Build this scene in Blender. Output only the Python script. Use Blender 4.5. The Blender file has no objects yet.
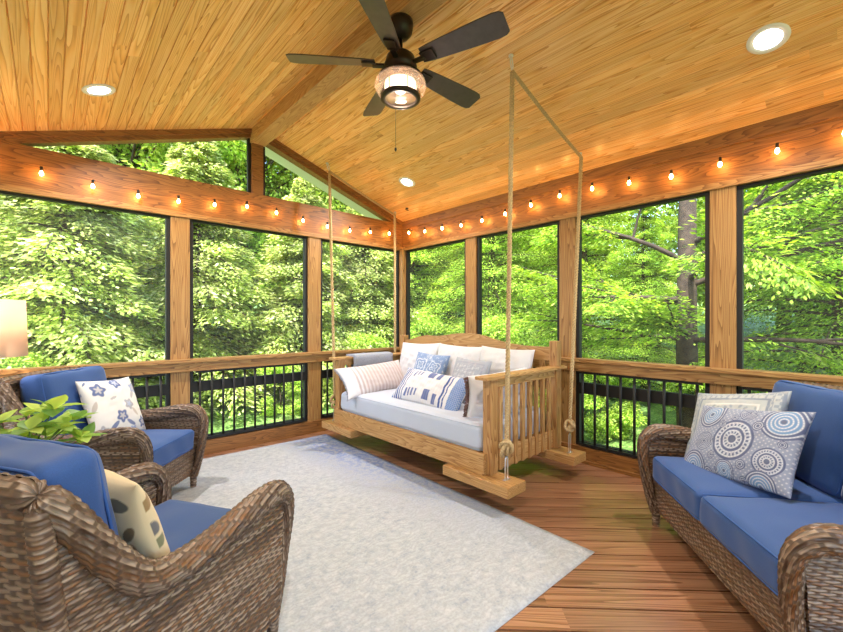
import bpy, bmesh, math, random
import numpy as np
from mathutils import Vector, Matrix
PI = math.pi
R = math.radians
random.seed(7)
scene = bpy.context.scene
COL = scene.collection
YA, XB = 4.21, 3.53          # inner planes of the two screened walls
RX, RZ, SL = 1.59, 3.24, 1 / 3.0   # ridge x, ridge height, roof slope
XL, YN = -0.5, -3.2

# ------------------------------------------------------------------ helpers
def link(o, parent=None):
    COL.objects.link(o)
    if parent is not None:
        o.parent = parent
    return o

def thing(name, label, cat, loc=(0, 0, 0), rotz=0.0, group=None):
    o = bpy.data.objects.new(name, None)
    o.empty_display_size = 0.1
    link(o)
    o.location = loc
    o.rotation_euler = (0, 0, rotz)
    o['label'] = label
    o['category'] = cat
    if group:
        o['group'] = group
    return o

def tag(o, label, cat, group=None, kind=None):
    o['label'] = label
    o['category'] = cat
    if group:
        o['group'] = group
    if kind:
        o['kind'] = kind
    return o

def struct(o, label=None):
    o['kind'] = 'structure'
    if label:
        o['label'] = label
    return o

def mesh_obj(name, verts, faces, mat, parent=None, smooth=False, uv=None, col=None, loc=None):
    me = bpy.data.meshes.new(name)
    verts = np.asarray(verts, dtype=np.float32)
    if isinstance(faces, np.ndarray):
        n, k = faces.shape
        me.vertices.add(len(verts))
        me.vertices.foreach_set('co', verts.ravel())
        me.loops.add(n * k)
        me.loops.foreach_set('vertex_index', faces.ravel().astype(np.int32))
        me.polygons.add(n)
        me.polygons.foreach_set('loop_start', np.arange(0, n * k, k, dtype=np.int32))
        me.polygons.foreach_set('loop_total', np.full(n, k, dtype=np.int32))
        me.update(calc_edges=True)
    else:
        me.from_pydata([tuple(map(float, v)) for v in verts], [], faces)
        me.update()
    if smooth:
        me.polygons.foreach_set('use_smooth', np.ones(len(me.polygons), dtype=bool))
    if col is not None:
        a = me.color_attributes.new('Col', 'FLOAT_COLOR', 'POINT')
        c = np.ones((len(verts), 4), dtype=np.float32)
        c[:, :3] = col
        a.data.foreach_set('color', c.ravel())
    if mat is not None:
        me.materials.append(mat)
    o = bpy.data.objects.new(name, me)
    link(o, parent)
    if loc is not None:
        o.location = loc
    return o

class MB:
    """collects shapes into one mesh"""
    def __init__(s):
        s.bm = bmesh.new()
    def box(s, x0, x1, y0, y1, z0, z1, bev=0.0, M=None):
        m = Matrix.Translation(((x0 + x1) / 2, (y0 + y1) / 2, (z0 + z1) / 2)) @ Matrix.Diagonal((abs(x1 - x0), abs(y1 - y0), abs(z1 - z0), 1))
        if M is not None:
            m = M @ m
        r = bmesh.ops.create_cube(s.bm, size=1, matrix=m)
        if bev:
            es = list({e for v in r['verts'] for e in v.link_edges})
            bmesh.ops.bevel(s.bm, geom=es, offset=bev, segments=2, affect='EDGES', profile=0.6)
        return s
    def tube(s, pts, rad, n=8, cap=True, closed=False):
        pts = [Vector(p) for p in pts]
        rads = rad if isinstance(rad, (list, tuple)) else [rad] * len(pts)
        rings = []
        up = None
        for i, p in enumerate(pts):
            if closed:
                t = (pts[(i + 1) % len(pts)] - pts[i - 1]).normalized()
            else:
                t = (pts[min(i + 1, len(pts) - 1)] - pts[max(i - 1, 0)]).normalized()
            if up is None:
                up = Vector((0, 0, 1)) if abs(t.z) < 0.9 else Vector((1, 0, 0))
            a = (up - t * up.dot(t)).normalized()
            up = a
            b = t.cross(a)
            rings.append([s.bm.verts.new(p + (a * math.cos(k * 2 * PI / n) + b * math.sin(k * 2 * PI / n)) * rads[i]) for k in range(n)])
        m = len(rings)
        for i in range(m if closed else m - 1):
            A, B = rings[i], rings[(i + 1) % m]
            for k in range(n):
                f = s.bm.faces.new((A[k], A[(k + 1) % n], B[(k + 1) % n], B[k]))
                f.smooth = True
        if cap and not closed:
            s.bm.faces.new(rings[0][::-1])
            s.bm.faces.new(rings[-1])
        return s
    def lathe(s, prof, n=32, c=(0, 0, 0), smooth=True, close=False):
        rings = []
        for r, z in prof:
            if r < 1e-6:
                rings.append([s.bm.verts.new((c[0], c[1], c[2] + z))])
            else:
                rings.append([s.bm.verts.new((c[0] + r * math.cos(k * 2 * PI / n), c[1] + r * math.sin(k * 2 * PI / n), c[2] + z)) for k in range(n)])
        pairs = list(zip(rings, rings[1:])) + ([(rings[-1], rings[0])] if close else [])
        for A, B in pairs:
            for k in range(n):
                q = []
                for v in (A[k % len(A)], A[(k + 1) % len(A)], B[(k + 1) % len(B)], B[k % len(B)]):
                    if v not in q:
                        q.append(v)
                if len(q) > 2:
                    f = s.bm.faces.new(q)
                    f.smooth = smooth
        return s
    def prism(s, poly, axis, a, b):
        """poly: 2-D outline extruded along an axis from a to b"""
        def P(u, v, w):
            return {'x': (w, u, v), 'y': (u, w, v), 'z': (u, v, w)}[axis]
        A = [s.bm.verts.new(P(u, v, a)) for u, v in poly]
        B = [s.bm.verts.new(P(u, v, b)) for u, v in poly]
        s.bm.faces.new(A)
        s.bm.faces.new(B[::-1])
        n = len(poly)
        for i in range(n):
            s.bm.faces.new((A[i], B[i], B[(i + 1) % n], A[(i + 1) % n]))
        return s
    def build(s, name, mat, parent=None, loc=None, recalc=True):
        if recalc:
            bmesh.ops.recalc_face_normals(s.bm, faces=s.bm.faces)
        me = bpy.data.meshes.new(name)
        s.bm.to_mesh(me)
        s.bm.free()
        if mat:
            me.materials.append(mat)
        o = bpy.data.objects.new(name, me)
        link(o, parent)
        if loc is not None:
            o.location = loc
        return o

# ------------------------------------------------------------------ materials
class NT:
    def __init__(s, name):
        s.m = bpy.data.materials.new(name)
        s.m.use_nodes = True
        s.t = s.m.node_tree
        s.t.nodes.clear()
        s.out = s.n('ShaderNodeOutputMaterial')
    def n(s, typ, **kw):
        nd = s.t.nodes.new(typ)
        for k, v in kw.items():
            if k.startswith('i_'):
                nd.inputs[k[2:].replace('_', ' ')].default_value = v
            elif k[0] == 'I' and k[1:].isdigit():
                nd.inputs[int(k[1:])].default_value = v
            else:
                setattr(nd, k, v)
        return nd
    def l(s, a, b):
        s.t.links.new(a, b)
    def ramp(s, stops, fac):
        r = s.n('ShaderNodeValToRGB')
        el = r.color_ramp.elements
        while len(el) < len(stops):
            el.new(0.5)
        for e, (p, c) in zip(el, stops):
            e.position = p
            e.color = (*c, 1) if len(c) == 3 else c
        s.l(fac, r.inputs[0])
        return r.outputs[0]
    def math(s, op, a, b=None):
        m = s.n('ShaderNodeMath', operation=op)
        for i, v in enumerate((a, b)):
            if v is None:
                continue
            if isinstance(v, (int, float)):
                m.inputs[i].default_value = v
            else:
                s.l(v, m.inputs[i])
        return m.outputs[0]
    def mix(s, mode, fac, a, b):
        m = s.n('ShaderNodeMix', data_type='RGBA', blend_type=mode)
        for i, v in ((0, fac), (6, a), (7, b)):
            if isinstance(v, (int, float)):
                m.inputs[i].default_value = v
            elif isinstance(v, tuple):
                m.inputs[i].default_value = (*v, 1)
            else:
                s.l(v, m.inputs[i])
        return m.outputs[2]
    def bsdf(s, color=None, rough=0.5, metal=0.0, bump=None, bstr=0.3, bdist=0.01, **kw):
        b = s.n('ShaderNodeBsdfPrincipled')
        b.inputs['Roughness'].default_value = rough
        b.inputs['Metallic'].default_value = metal
        if isinstance(color, tuple):
            b.inputs['Base Color'].default_value = (*color, 1)
        elif color is not None:
            s.l(color, b.inputs['Base Color'])
        for k, v in kw.items():
            b.inputs[k.replace('_', ' ')].default_value = v
        if bump is not None:
            bp = s.n('ShaderNodeBump')
            bp.inputs['Strength'].default_value = bstr
            bp.inputs['Distance'].default_value = bdist
            s.l(bump, bp.inputs['Height'])
            s.l(bp.outputs[0], b.inputs['Normal'])
        s.l(b.outputs[0], s.out.inputs[0])
        return b

def plain(name, color, rough=0.5, metal=0.0, noise=0.0, scale=60, **kw):
    t = NT(name)
    if noise:
        tc = t.n('ShaderNodeTexCoord')
        nz = t.n('ShaderNodeTexNoise')
        nz.inputs['Scale'].default_value = scale
        nz.inputs['Detail'].default_value = 4
        t.l(tc.outputs['Object'], nz.inputs['Vector'])
        lo = tuple(c * (1 - noise) for c in color)
        hi = tuple(min(1, c * (1 + noise)) for c in color)
        c = t.ramp([(0.3, lo), (0.7, hi)], nz.outputs[0])
        t.bsdf(c, rough, metal, bump=nz.outputs[0], bstr=0.15, bdist=0.002, **kw)
    else:
        t.bsdf(color, rough, metal, **kw)
    return t.m

def wood(name, dark, mid, light, axis='y', board=0.0, across='x', rough=0.5, ring=1.0, diag=False, vary=0.25, seed=0.0, spec=0.5, knots=True, gscale=1.0):
    """pine with cathedral grain running along an axis; boards get their own grain"""
    t = NT(name)
    tc = t.n('ShaderNodeTexCoord')
    vec = tc.outputs['Object']
    if diag:
        s0 = t.n('ShaderNodeSeparateXYZ')
        t.l(vec, s0.inputs[0])
        c0 = t.n('ShaderNodeCombineXYZ')
        t.l(t.math('MULTIPLY', t.math('SUBTRACT', s0.outputs[0], s0.outputs[1]), math.sqrt(0.5)), c0.inputs[0])
        t.l(t.math('MULTIPLY', t.math('ADD', s0.outputs[0], s0.outputs[1]), math.sqrt(0.5)), c0.inputs[1])
        t.l(s0.outputs[2], c0.inputs[2])
        vec = c0.outputs[0]
    sep = t.n('ShaderNodeSeparateXYZ')
    t.l(vec, sep.inputs[0])
    xyz = {'x': sep.outputs[0], 'y': sep.outputs[1], 'z': sep.outputs[2]}
    along = xyz[axis]
    others = [k for k in 'xyz' if k != axis]
    a, b = xyz[others[0]], xyz[others[1]]
    rnd = None
    if board:
        idx = t.math('FLOOR', t.math('DIVIDE', xyz[across], board))
        wn = t.n('ShaderNodeTexWhiteNoise', noise_dimensions='1D')
        t.l(t.math('ADD', idx, seed), wn.inputs['W'])
        rnd = wn.outputs['Value']
        # board lengths: each row broken into planks
        seg = t.math('FLOOR', t.math('ADD', t.math('DIVIDE', along, 2.9), t.math('MULTIPLY', rnd, 7.3)))
        wn2 = t.n('ShaderNodeTexWhiteNoise', noise_dimensions='2D')
        cv = t.n('ShaderNodeCombineXYZ')
        t.l(idx, cv.inputs[0])
        t.l(seg, cv.inputs[1])
        t.l(cv.outputs[0], wn2.inputs['Vector'])
        rnd = wn2.outputs['Value']
        along = t.math('ADD', along, t.math('MULTIPLY', rnd, 31.0))
        b = t.math('ADD', b, t.math('MULTIPLY', rnd, 3.7))
    cb = t.n('ShaderNodeCombineXYZ')
    t.l(t.math('MULTIPLY', a, 1.0), cb.inputs[0])
    t.l(t.math('MULTIPLY', b, 1.0), cb.inputs[1])
    t.l(t.math('MULTIPLY', along, 0.09 * gscale), cb.inputs[2])
    g = t.n('ShaderNodeTexNoise')
    g.inputs['Scale'].default_value = 9 * ring
    g.inputs['Detail'].default_value = 2
    g.inputs['Roughness'].default_value = 0.45
    t.l(cb.outputs[0], g.inputs['Vector'])
    rings = t.math('FRACT', t.math('MULTIPLY', g.outputs[0], 22.0))
    # soft asymmetric growth rings
    rr = t.math('POWER', rings, 2.2)
    f = t.n('ShaderNodeTexNoise')
    f.inputs['Scale'].default_value = 140
    f.inputs['Detail'].default_value = 3
    t.l(cb.outputs[0], f.inputs['Vector'])
    big = t.n('ShaderNodeTexNoise')
    big.inputs['Scale'].default_value = 2.2
    big.inputs['Detail'].default_value = 3
    t.l(cb.outputs[0], big.inputs['Vector'])
    fac = t.math('ADD', t.math('MULTIPLY', rr, 0.62), t.math('MULTIPLY', f.outputs[0], 0.33))
    fac = t.math('ADD', fac, t.math('MULTIPLY', t.math('SUBTRACT', big.outputs[0], 0.5), 0.5))
    c = t.ramp([(0.05, light), (0.42, mid), (0.95, dark)], fac)
    if rnd is not None:
        br = t.n('ShaderNodeBrightContrast')
        t.l(c, br.inputs[0])
        hsv = t.n('ShaderNodeHueSaturation')
        t.l(c, hsv.inputs['Color'])
        t.l(t.math('ADD', 1 - vary / 2, t.math('MULTIPLY', rnd, vary)), hsv.inputs['Value'])
        c = hsv.outputs[0]
    if knots:
        vo = t.n('ShaderNodeTexVoronoi')
        vo.inputs['Scale'].default_value = 2.3
        cb2 = t.n('ShaderNodeCombineXYZ')
        t.l(a, cb2.inputs[0]); t.l(b, cb2.inputs[1])
        t.l(t.math('MULTIPLY', along, 0.5), cb2.inputs[2])
        t.l(cb2.outputs[0], vo.inputs['Vector'])
        kf = t.ramp([(0.02, (1, 1, 1)), (0.055, (0, 0, 0))], vo.outputs['Distance'])
        c = t.mix('MIX', t.math('MULTIPLY', kf, 0.75), c, tuple(v * 0.45 for v in dark))
    t.bsdf(c, rough, bump=fac, bstr=0.12, bdist=0.002, Specular_IOR_Level=spec)
    return t.m

def vcol(name, rough=0.6, weave_scale=0, spec=0.4, sheen=0.0, bstr=0.25):
    t = NT(name)
    at = t.n('ShaderNodeAttribute', attribute_name='Col')
    if weave_scale:
        tc = t.n('ShaderNodeTexCoord')
        nz = t.n('ShaderNodeTexNoise')
        nz.inputs['Scale'].default_value = weave_scale
        nz.inputs['Detail'].default_value = 2
        t.l(tc.outputs['Object'], nz.inputs['Vector'])
        t.bsdf(at.outputs['Color'], rough, bump=nz.outputs[0], bstr=bstr, bdist=0.003, Specular_IOR_Level=spec, Sheen_Weight=sheen)
    else:
        t.bsdf(at.outputs['Color'], rough, Specular_IOR_Level=spec)
    return t.m

def glow(name, color, strength):
    t = NT(name)
    e = t.n('ShaderNodeEmission')
    e.inputs[0].default_value = (*color, 1)
    e.inputs[1].default_value = strength
    t.l(e.outputs[0], t.out.inputs[0])
    return t.m

def leafmat(name, trans=0.45):
    t = NT(name)
    at = t.n('ShaderNodeAttribute', attribute_name='Col')
    d = t.n('ShaderNodeBsdfPrincipled')
    d.inputs['Roughness'].default_value = 0.45
    d.inputs['Specular IOR Level'].default_value = 0.35
    t.l(at.outputs['Color'], d.inputs['Base Color'])
    tr = t.n('ShaderNodeBsdfTranslucent')
    h = t.n('ShaderNodeHueSaturation')
    h.inputs['Hue'].default_value = 0.485
    h.inputs['Saturation'].default_value = 1.1
    h.inputs['Value'].default_value = 1.5
    t.l(at.outputs['Color'], h.inputs['Color'])
    t.l(h.outputs[0], tr.inputs[0])
    m = t.n('ShaderNodeMixShader')
    m.inputs[0].default_value = trans
    t.l(d.outputs[0], m.inputs[1])
    t.l(tr.outputs[0], m.inputs[2])
    t.l(m.outputs[0], t.out.inputs[0])
    return t.m

PINE = ((0.50, 0.175, 0.028), (0.84, 0.445, 0.13), (0.95, 0.62, 0.28))
CEDR = ((0.085, 0.028, 0.006), (0.235, 0.096, 0.022), (0.34, 0.152, 0.038))
POST = ((0.10, 0.036, 0.008), (0.33, 0.16, 0.046), (0.47, 0.265, 0.09))
M = {}
M['ceil'] = wood('ceiling_pine', *PINE, axis='y', board=0.068, across='x', rough=0.33, vary=0.26, ring=1.1, knots=False, gscale=0.45)
M['ridge'] = wood('ridge_pine', (0.30, 0.13, 0.04), (0.46, 0.25, 0.09), (0.58, 0.36, 0.16), axis='y', rough=0.5)
M['beamx'] = wood('beam_along_long_wall', *CEDR, axis='x', rough=0.5, seed=3)
M['beamy'] = wood('beam_along_right_wall', *CEDR, axis='y', rough=0.5)
M['post'] = wood('post_pine', *POST, axis='z', rough=0.5, ring=1.0, gscale=0.6)
M['railx'] = wood('rail_wood_x', *POST, axis='x', rough=0.5)
M['raily'] = wood('rail_wood_y', *POST, axis='y', rough=0.5)
M['floor'] = wood('deck_boards', (0.09, 0.036, 0.016), (0.24, 0.108, 0.052), (0.37, 0.19, 0.105), axis='x', board=0.14, across='y', rough=0.28, vary=0.4, knots=True, gscale=0.3, ring=0.9, diag=True)
M['bedx'] = wood('swing_wood_x', (0.22, 0.09, 0.022), (0.43, 0.225, 0.07), (0.56, 0.34, 0.14), axis='x', rough=0.5)
M['bedy'] = wood('swing_wood_y', (0.22, 0.09, 0.022), (0.43, 0.225, 0.07), (0.56, 0.34, 0.14), axis='y', rough=0.5)
M['bedz'] = wood('swing_wood_z', (0.17, 0.065, 0.016), (0.37, 0.18, 0.055), (0.52, 0.30, 0.12), axis='z', rough=0.5)
M['black'] = plain('black_metal', (0.006, 0.006, 0.006), 0.6)
M['bronze'] = plain('dark_bronze', (0.035, 0.026, 0.022), 0.38, 0.7)
M['blade'] = plain('fan_blade_grey', (0.075, 0.062, 0.06), 0.35, 0.0, noise=0.15, scale=25)
M['steel'] = plain('steel', (0.7, 0.7, 0.72), 0.3, 0.9)
M['white'] = plain('white_paint', (0.8, 0.79, 0.77), 0.5)
M['rope'] = plain('hemp_rope', (0.47, 0.33, 0.16), 0.85, noise=0.3, scale=120)
M['blue'] = plain('blue_canvas', (0.018, 0.068, 0.235), 0.75, noise=0.10, scale=400, Sheen_Weight=0.15)
M['piping'] = plain('blue_piping', (0.024, 0.082, 0.28), 0.75)
M['linen'] = plain('white_linen', (0.74, 0.74, 0.76), 0.85, noise=0.04, scale=200)
M['sheet'] = plain('pale_blue_mattress', (0.46, 0.50, 0.59), 0.85, noise=0.04, scale=200)
M['throw'] = plain('grey_knit', (0.30, 0.32, 0.38), 0.95, noise=0.18, scale=160)
M['fringe'] = plain('brown_fringe', (0.17, 0.10, 0.09), 0.95, noise=0.3, scale=150)
M['wicker'] = vcol('woven_resin_wicker', rough=0.42, weave_scale=300, spec=0.5, bstr=0.1)
M['fabric'] = vcol('printed_fabric', rough=0.85, weave_scale=500, spec=0.2, sheen=0.1)
M['leaf'] = leafmat('tree_leaves')
M['plantleaf'] = leafmat('plant_leaves', 0.3)
M['bark'] = plain('bark', (0.055, 0.038, 0.026), 0.9, noise=0.5, scale=12)
M['pot'] = plain('pale_blue_pot', (0.55, 0.66, 0.75), 0.3, noise=0.1, scale=20)
M['soil'] = plain('soil', (0.05, 0.035, 0.025), 0.95, noise=0.4, scale=60)
M['siding'] = plain('cream_siding', (0.72, 0.69, 0.62), 0.7)
M['roof'] = plain('roof_underlay', (0.2, 0.19, 0.18), 0.9)
M['can'] = glow('led_lens', (1.0, 0.95, 0.88), 14.0)
M['bulb'] = glow('string_bulb', (1.0, 0.46, 0.11), 90.0)
M['fanbulb'] = glow('fan_bulb', (1.0, 0.80, 0.62), 9.0)

# seeded frosted glass, pane screen
t = NT('clear_seeded_glass')
g = t.n('ShaderNodeBsdfGlossy'); g.inputs['Roughness'].default_value = 0.08
tr = t.n('ShaderNodeBsdfTransparent'); tr.inputs[0].default_value = (1, 0.96, 0.93, 1)
tl = t.n('ShaderNodeBsdfTranslucent'); tl.inputs[0].default_value = (1.0, 0.86, 0.76, 1)
m1 = t.n('ShaderNodeMixShader'); m1.inputs[0].default_value = 0.38
m2 = t.n('ShaderNodeMixShader'); m2.inputs[0].default_value = 0.10
t.l(tr.outputs[0], m1.inputs[1]); t.l(tl.outputs[0], m1.inputs[2])
t.l(m1.outputs[0], m2.inputs[1]); t.l(g.outputs[0], m2.inputs[2])
t.l(m2.outputs[0], t.out.inputs[0])
M['glass'] = t.m
M['glass2'] = t.m.copy(); M['glass2'].name = 'clear_outer_glass'
for nd in M['glass2'].node_tree.nodes:
    if nd.type == 'MIX_SHADER' and nd.inputs[0].default_value > 0.3:
        nd.inputs[0].default_value = 0.12
t = NT('insect_screen')
tr = t.n('ShaderNodeBsdfTransparent'); tr.inputs[0].default_value = (0.97, 0.97, 0.97, 1)
df = t.n('ShaderNodeBsdfDiffuse'); df.inputs[0].default_value = (0.35, 0.36, 0.37, 1)
m1 = t.n('ShaderNodeMixShader'); m1.inputs[0].default_value = 0.07
t.l(tr.outputs[0], m1.inputs[1]); t.l(df.outputs[0], m1.inputs[2])
t.l(m1.outputs[0], t.out.inputs[0])
M['screen'] = t.m
# lamp shade
t = NT('linen_lampshade')
tl = t.n('ShaderNodeBsdfTranslucent'); tl.inputs[0].default_value = (0.85, 0.66, 0.50, 1)
df = t.n('ShaderNodeBsdfDiffuse'); df.inputs[0].default_value = (0.85, 0.72, 0.60, 1)
m1 = t.n('ShaderNodeMixShader'); m1.inputs[0].default_value = 0.4
t.l(df.outputs[0], m1.inputs[1]); t.l(tl.outputs[0], m1.inputs[2])
t.l(m1.outputs[0], t.out.inputs[0])
M['shade'] = t.m
# grass
t = NT('lawn_grass')
tc = t.n('ShaderNodeTexCoord')
n1 = t.n('ShaderNodeTexNoise'); n1.inputs['Scale'].default_value = 1.1; n1.inputs['Detail'].default_value = 6
n2 = t.n('ShaderNodeTexNoise'); n2.inputs['Scale'].default_value = 22; n2.inputs['Detail'].default_value = 5
t.l(tc.outputs['Object'], n1.inputs['Vector']); t.l(tc.outputs['Object'], n2.inputs['Vector'])
f = t.math('ADD', t.math('MULTIPLY', n1.outputs[0], 0.55), t.math('MULTIPLY', n2.outputs[0], 0.45))
c = t.ramp([(0.36, (0.045, 0.10, 0.02)), (0.5, (0.12, 0.24, 0.045)), (0.62, (0.26, 0.38, 0.10)), (0.75, (0.42, 0.46, 0.26))], f)
t.bsdf(c, 0.9, bump=n2.outputs[0], bstr=0.8, bdist=0.05)
M['grass'] = t.m
# rug
t = NT('distressed_rug')
tc = t.n('ShaderNodeTexCoord')
mp = t.n('ShaderNodeMapping'); t.l(tc.outputs['Object'], mp.inputs[0])
n1 = t.n('ShaderNodeTexNoise'); n1.inputs['Scale'].default_value = 22; n1.inputs['Detail'].default_value = 8; n1.inputs['Roughness'].default_value = 0.7
n2 = t.n('ShaderNodeTexNoise'); n2.inputs['Scale'].default_value = 1.6; n2.inputs['Detail'].default_value = 3
n3 = t.n('ShaderNodeTexNoise'); n3.inputs['Scale'].default_value = 90; n3.inputs['Detail'].default_value = 3
vo = t.n('ShaderNodeTexVoronoi', feature='DISTANCE_TO_EDGE'); vo.inputs['Scale'].default_value = 7
wv = t.n('ShaderNodeTexWave', wave_type='RINGS'); wv.inputs['Scale'].default_value = 9; wv.inputs['Distortion'].default_value = 16; wv.inputs['Detail'].default_value = 3
for q in (n1, n2, n3, vo, wv):
    t.l(mp.outputs[0], q.inputs['Vector'])
base = t.ramp([(0.32, (0.29, 0.32, 0.38)), (0.48, (0.42, 0.445, 0.48)), (0.66, (0.52, 0.53, 0.545))], n1.outputs[0])
pf = t.math('MULTIPLY', t.ramp([(0.45, (0, 0, 0)), (0.7, (1, 1, 1))], wv.outputs[0]), 0.55)
c = t.mix('MIX', pf, base, (0.38, 0.395, 0.42))
sp = t.n('ShaderNodeSeparateXYZ'); t.l(tc.outputs['Object'], sp.inputs[0])
# faded blue border pattern near the far right corner and edge, worn unevenly
edge = t.math('MULTIPLY', t.math('SUBTRACT', sp.outputs[0], 0.60), 2.6)
edge2 = t.math('MULTIPLY', edge, t.math('ADD', 0.62, t.math('MULTIPLY', sp.outputs[1], 0.42)))
ec = t.n('ShaderNodeClamp'); t.l(edge2, ec.inputs[0])
bf = t.math('MULTIPLY', ec.outputs[0], t.ramp([(0.40, (0, 0, 0)), (0.56, (1, 1, 1))], n1.outputs[0]))
c = t.mix('MIX', t.math('MULTIPLY', bf, 0.9), c, (0.16, 0.22, 0.42))
c = t.mix('MIX', t.math('MULTIPLY', t.ramp([(0.5, (0, 0, 0)), (0.8, (1, 1, 1))], n2.outputs[0]), 0.25), c, (0.52, 0.50, 0.47))
c = t.mix('MULTIPLY', 0.5, c, t.ramp([(0.3, (0.75, 0.75, 0.75)), (0.6, (1, 1, 1))], n3.outputs[0]))
t.bsdf(c, 0.95, bump=n3.outputs[0], bstr=0.5, bdist=0.004)
M['rug'] = t.m

# ------------------------------------------------------------------ woven wicker
def weave(name, P, nu, nv, mat, parent, su=5, sv=4, amp=0.003, flip=False, two=False, base=(0.30, 0.19, 0.12), hi=(0.50, 0.38, 0.28), seed=0, closed_v=False, slant=0.0, lift=0.6, ribh=0.75):
    """P(s,t) -> xyz.  nu ribs along s, nv strands along t, woven over and under"""
    rs = np.random.RandomState(seed)
    U = int(nu * su) + 1
    V = int(nv * sv) + 1
    u = np.linspace(0, nu, U)
    v = np.linspace(0, nv, V)
    uu, vv = np.meshgrid(u, v, indexing='ij')
    s, tt = uu / nu, vv / nv
    X = P(s, tt)
    du = np.gradient(X, axis=0)
    dv = np.gradient(X, axis=1)
    N = np.cross(du, dv)
    N /= (np.linalg.norm(N, axis=2, keepdims=True) + 1e-9)
    if flip:
        N = -N
    row = np.floor(np.minimum(vv, nv - 1e-4))
    fv = np.clip(vv - row, 0, 1)
    prof = np.sqrt(np.clip(1 - (2 * fv - 1) ** 2 * 0.97, 0, 1))
    um = uu + slant * row
    ov = np.cos(PI * (um + row))
    strand = amp * (0.55 * ov + 0.85 * prof)
    fu = um - np.round(um)
    rib = amp * ribh * np.sqrt(np.clip(1 - (fu / 0.26) ** 2, 0, 1))
    gap = -amp * 1.6
    prof = np.where(prof < 0.35, prof - 1.2 * (0.35 - prof) / 0.35, prof)
    strand = amp * (lift * ov + 0.9 * prof)
    h = np.maximum(np.maximum(strand, rib), gap)
    tones = rs.rand(int(nv) + 2)
    seg = (np.floor((um + row) / 2 + 0.5)).astype(int)
    tn = tones[row.astype(int)] * 0.86 + 0.14 * np.abs(np.sin(seg * 12.9898 + row * 78.233 + seed)) 
    PAL = np.array([(0.065, 0.036, 0.022), (0.13, 0.073, 0.040), (0.21, 0.135, 0.085), (0.30, 0.215, 0.15), (0.20, 0.095, 0.04), (0.25, 0.17, 0.115)])
    q = np.clip((tn * 6).astype(int), 0, 5)
    C = PAL[q] * (0.85 + 0.3 * tones[(row.astype(int) * 7) % len(tones)])[..., None]
    ribmask = (rib > strand)[..., None]
    C = np.where(ribmask, np.array((0.09, 0.055, 0.035)), C)
    idx = np.arange(U * V).reshape(U, V)
    f = np.stack([idx[:-1, :-1], idx[1:, :-1], idx[1:, 1:], idx[:-1, 1:]], -1).reshape(-1, 4)
    verts = (X + N * h[..., None]).reshape(-1, 3)
    cols = C.reshape(-1, 3)
    if flip:
        f = f[:, ::-1]
    if two:
        h2 = np.maximum(np.maximum(amp * (-0.55 * ov + 0.85 * prof), rib), gap) + amp * 1.6
        v2 = (X - N * h2[..., None]).reshape(-1, 3)
        verts = np.concatenate([verts, v2])
        cols = np.concatenate([cols, cols])
        f = np.concatenate([f, f[:, ::-1] + U * V])
    return mesh_obj(name, verts, f, mat, parent, smooth=True, col=cols)

def cat_rom(pts, n):
    """smooth path through points: returns n samples of position"""
    pts = np.array(pts, float)
    p = np.vstack([2 * pts[0] - pts[1], pts, 2 * pts[-1] - pts[-2]])
    seg = len(pts) - 1
    def ev(s):
        x = np.clip(s, 0, 1) * seg
        i = np.minimum(np.floor(x).astype(int), seg - 1)
        f = (x - i)[..., None]
        p0, p1, p2, p3 = p[i], p[i + 1], p[i + 2], p[i + 3]
        return 0.5 * ((2 * p1) + (-p0 + p2) * f + (2 * p0 - 5 * p1 + 4 * p2 - p3) * f ** 2 + (-p0 + 3 * p1 - 3 * p2 + p3) * f ** 3)
    # arc length resample
    ss = np.linspace(0, 1, 400)
    q = ev(ss)
    L = np.concatenate([[0], np.cumsum(np.linalg.norm(np.diff(q, axis=0), axis=1))])
    tot = L[-1]
    def at(s):
        return ev(np.interp(np.clip(s, 0, 1) * tot, L, ss))
    return at, tot

def tubeP(path, rad, ref=(0, 1, 0), squash=1.0, twist=0.0):
    ref = np.array(ref, float)
    def P(s, t):
        e = 1e-3
        c = path(s)
        T = path(np.clip(s + e, 0, 1)) - path(np.clip(s - e, 0, 1))
        T /= np.linalg.norm(T, axis=-1, keepdims=True)
        B = np.broadcast_to(ref, T.shape)
        B = B - T * (B * T).sum(-1, keepdims=True)
        B /= np.linalg.norm(B, axis=-1, keepdims=True)
        A = np.cross(T, B)
        r = rad(s)[..., None] if callable(rad) else rad
        th = ((t + twist * s) * 2 * PI)[..., None]
        return c + (B * np.cos(th) * squash + A * np.sin(th)) * r
    return P

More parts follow.
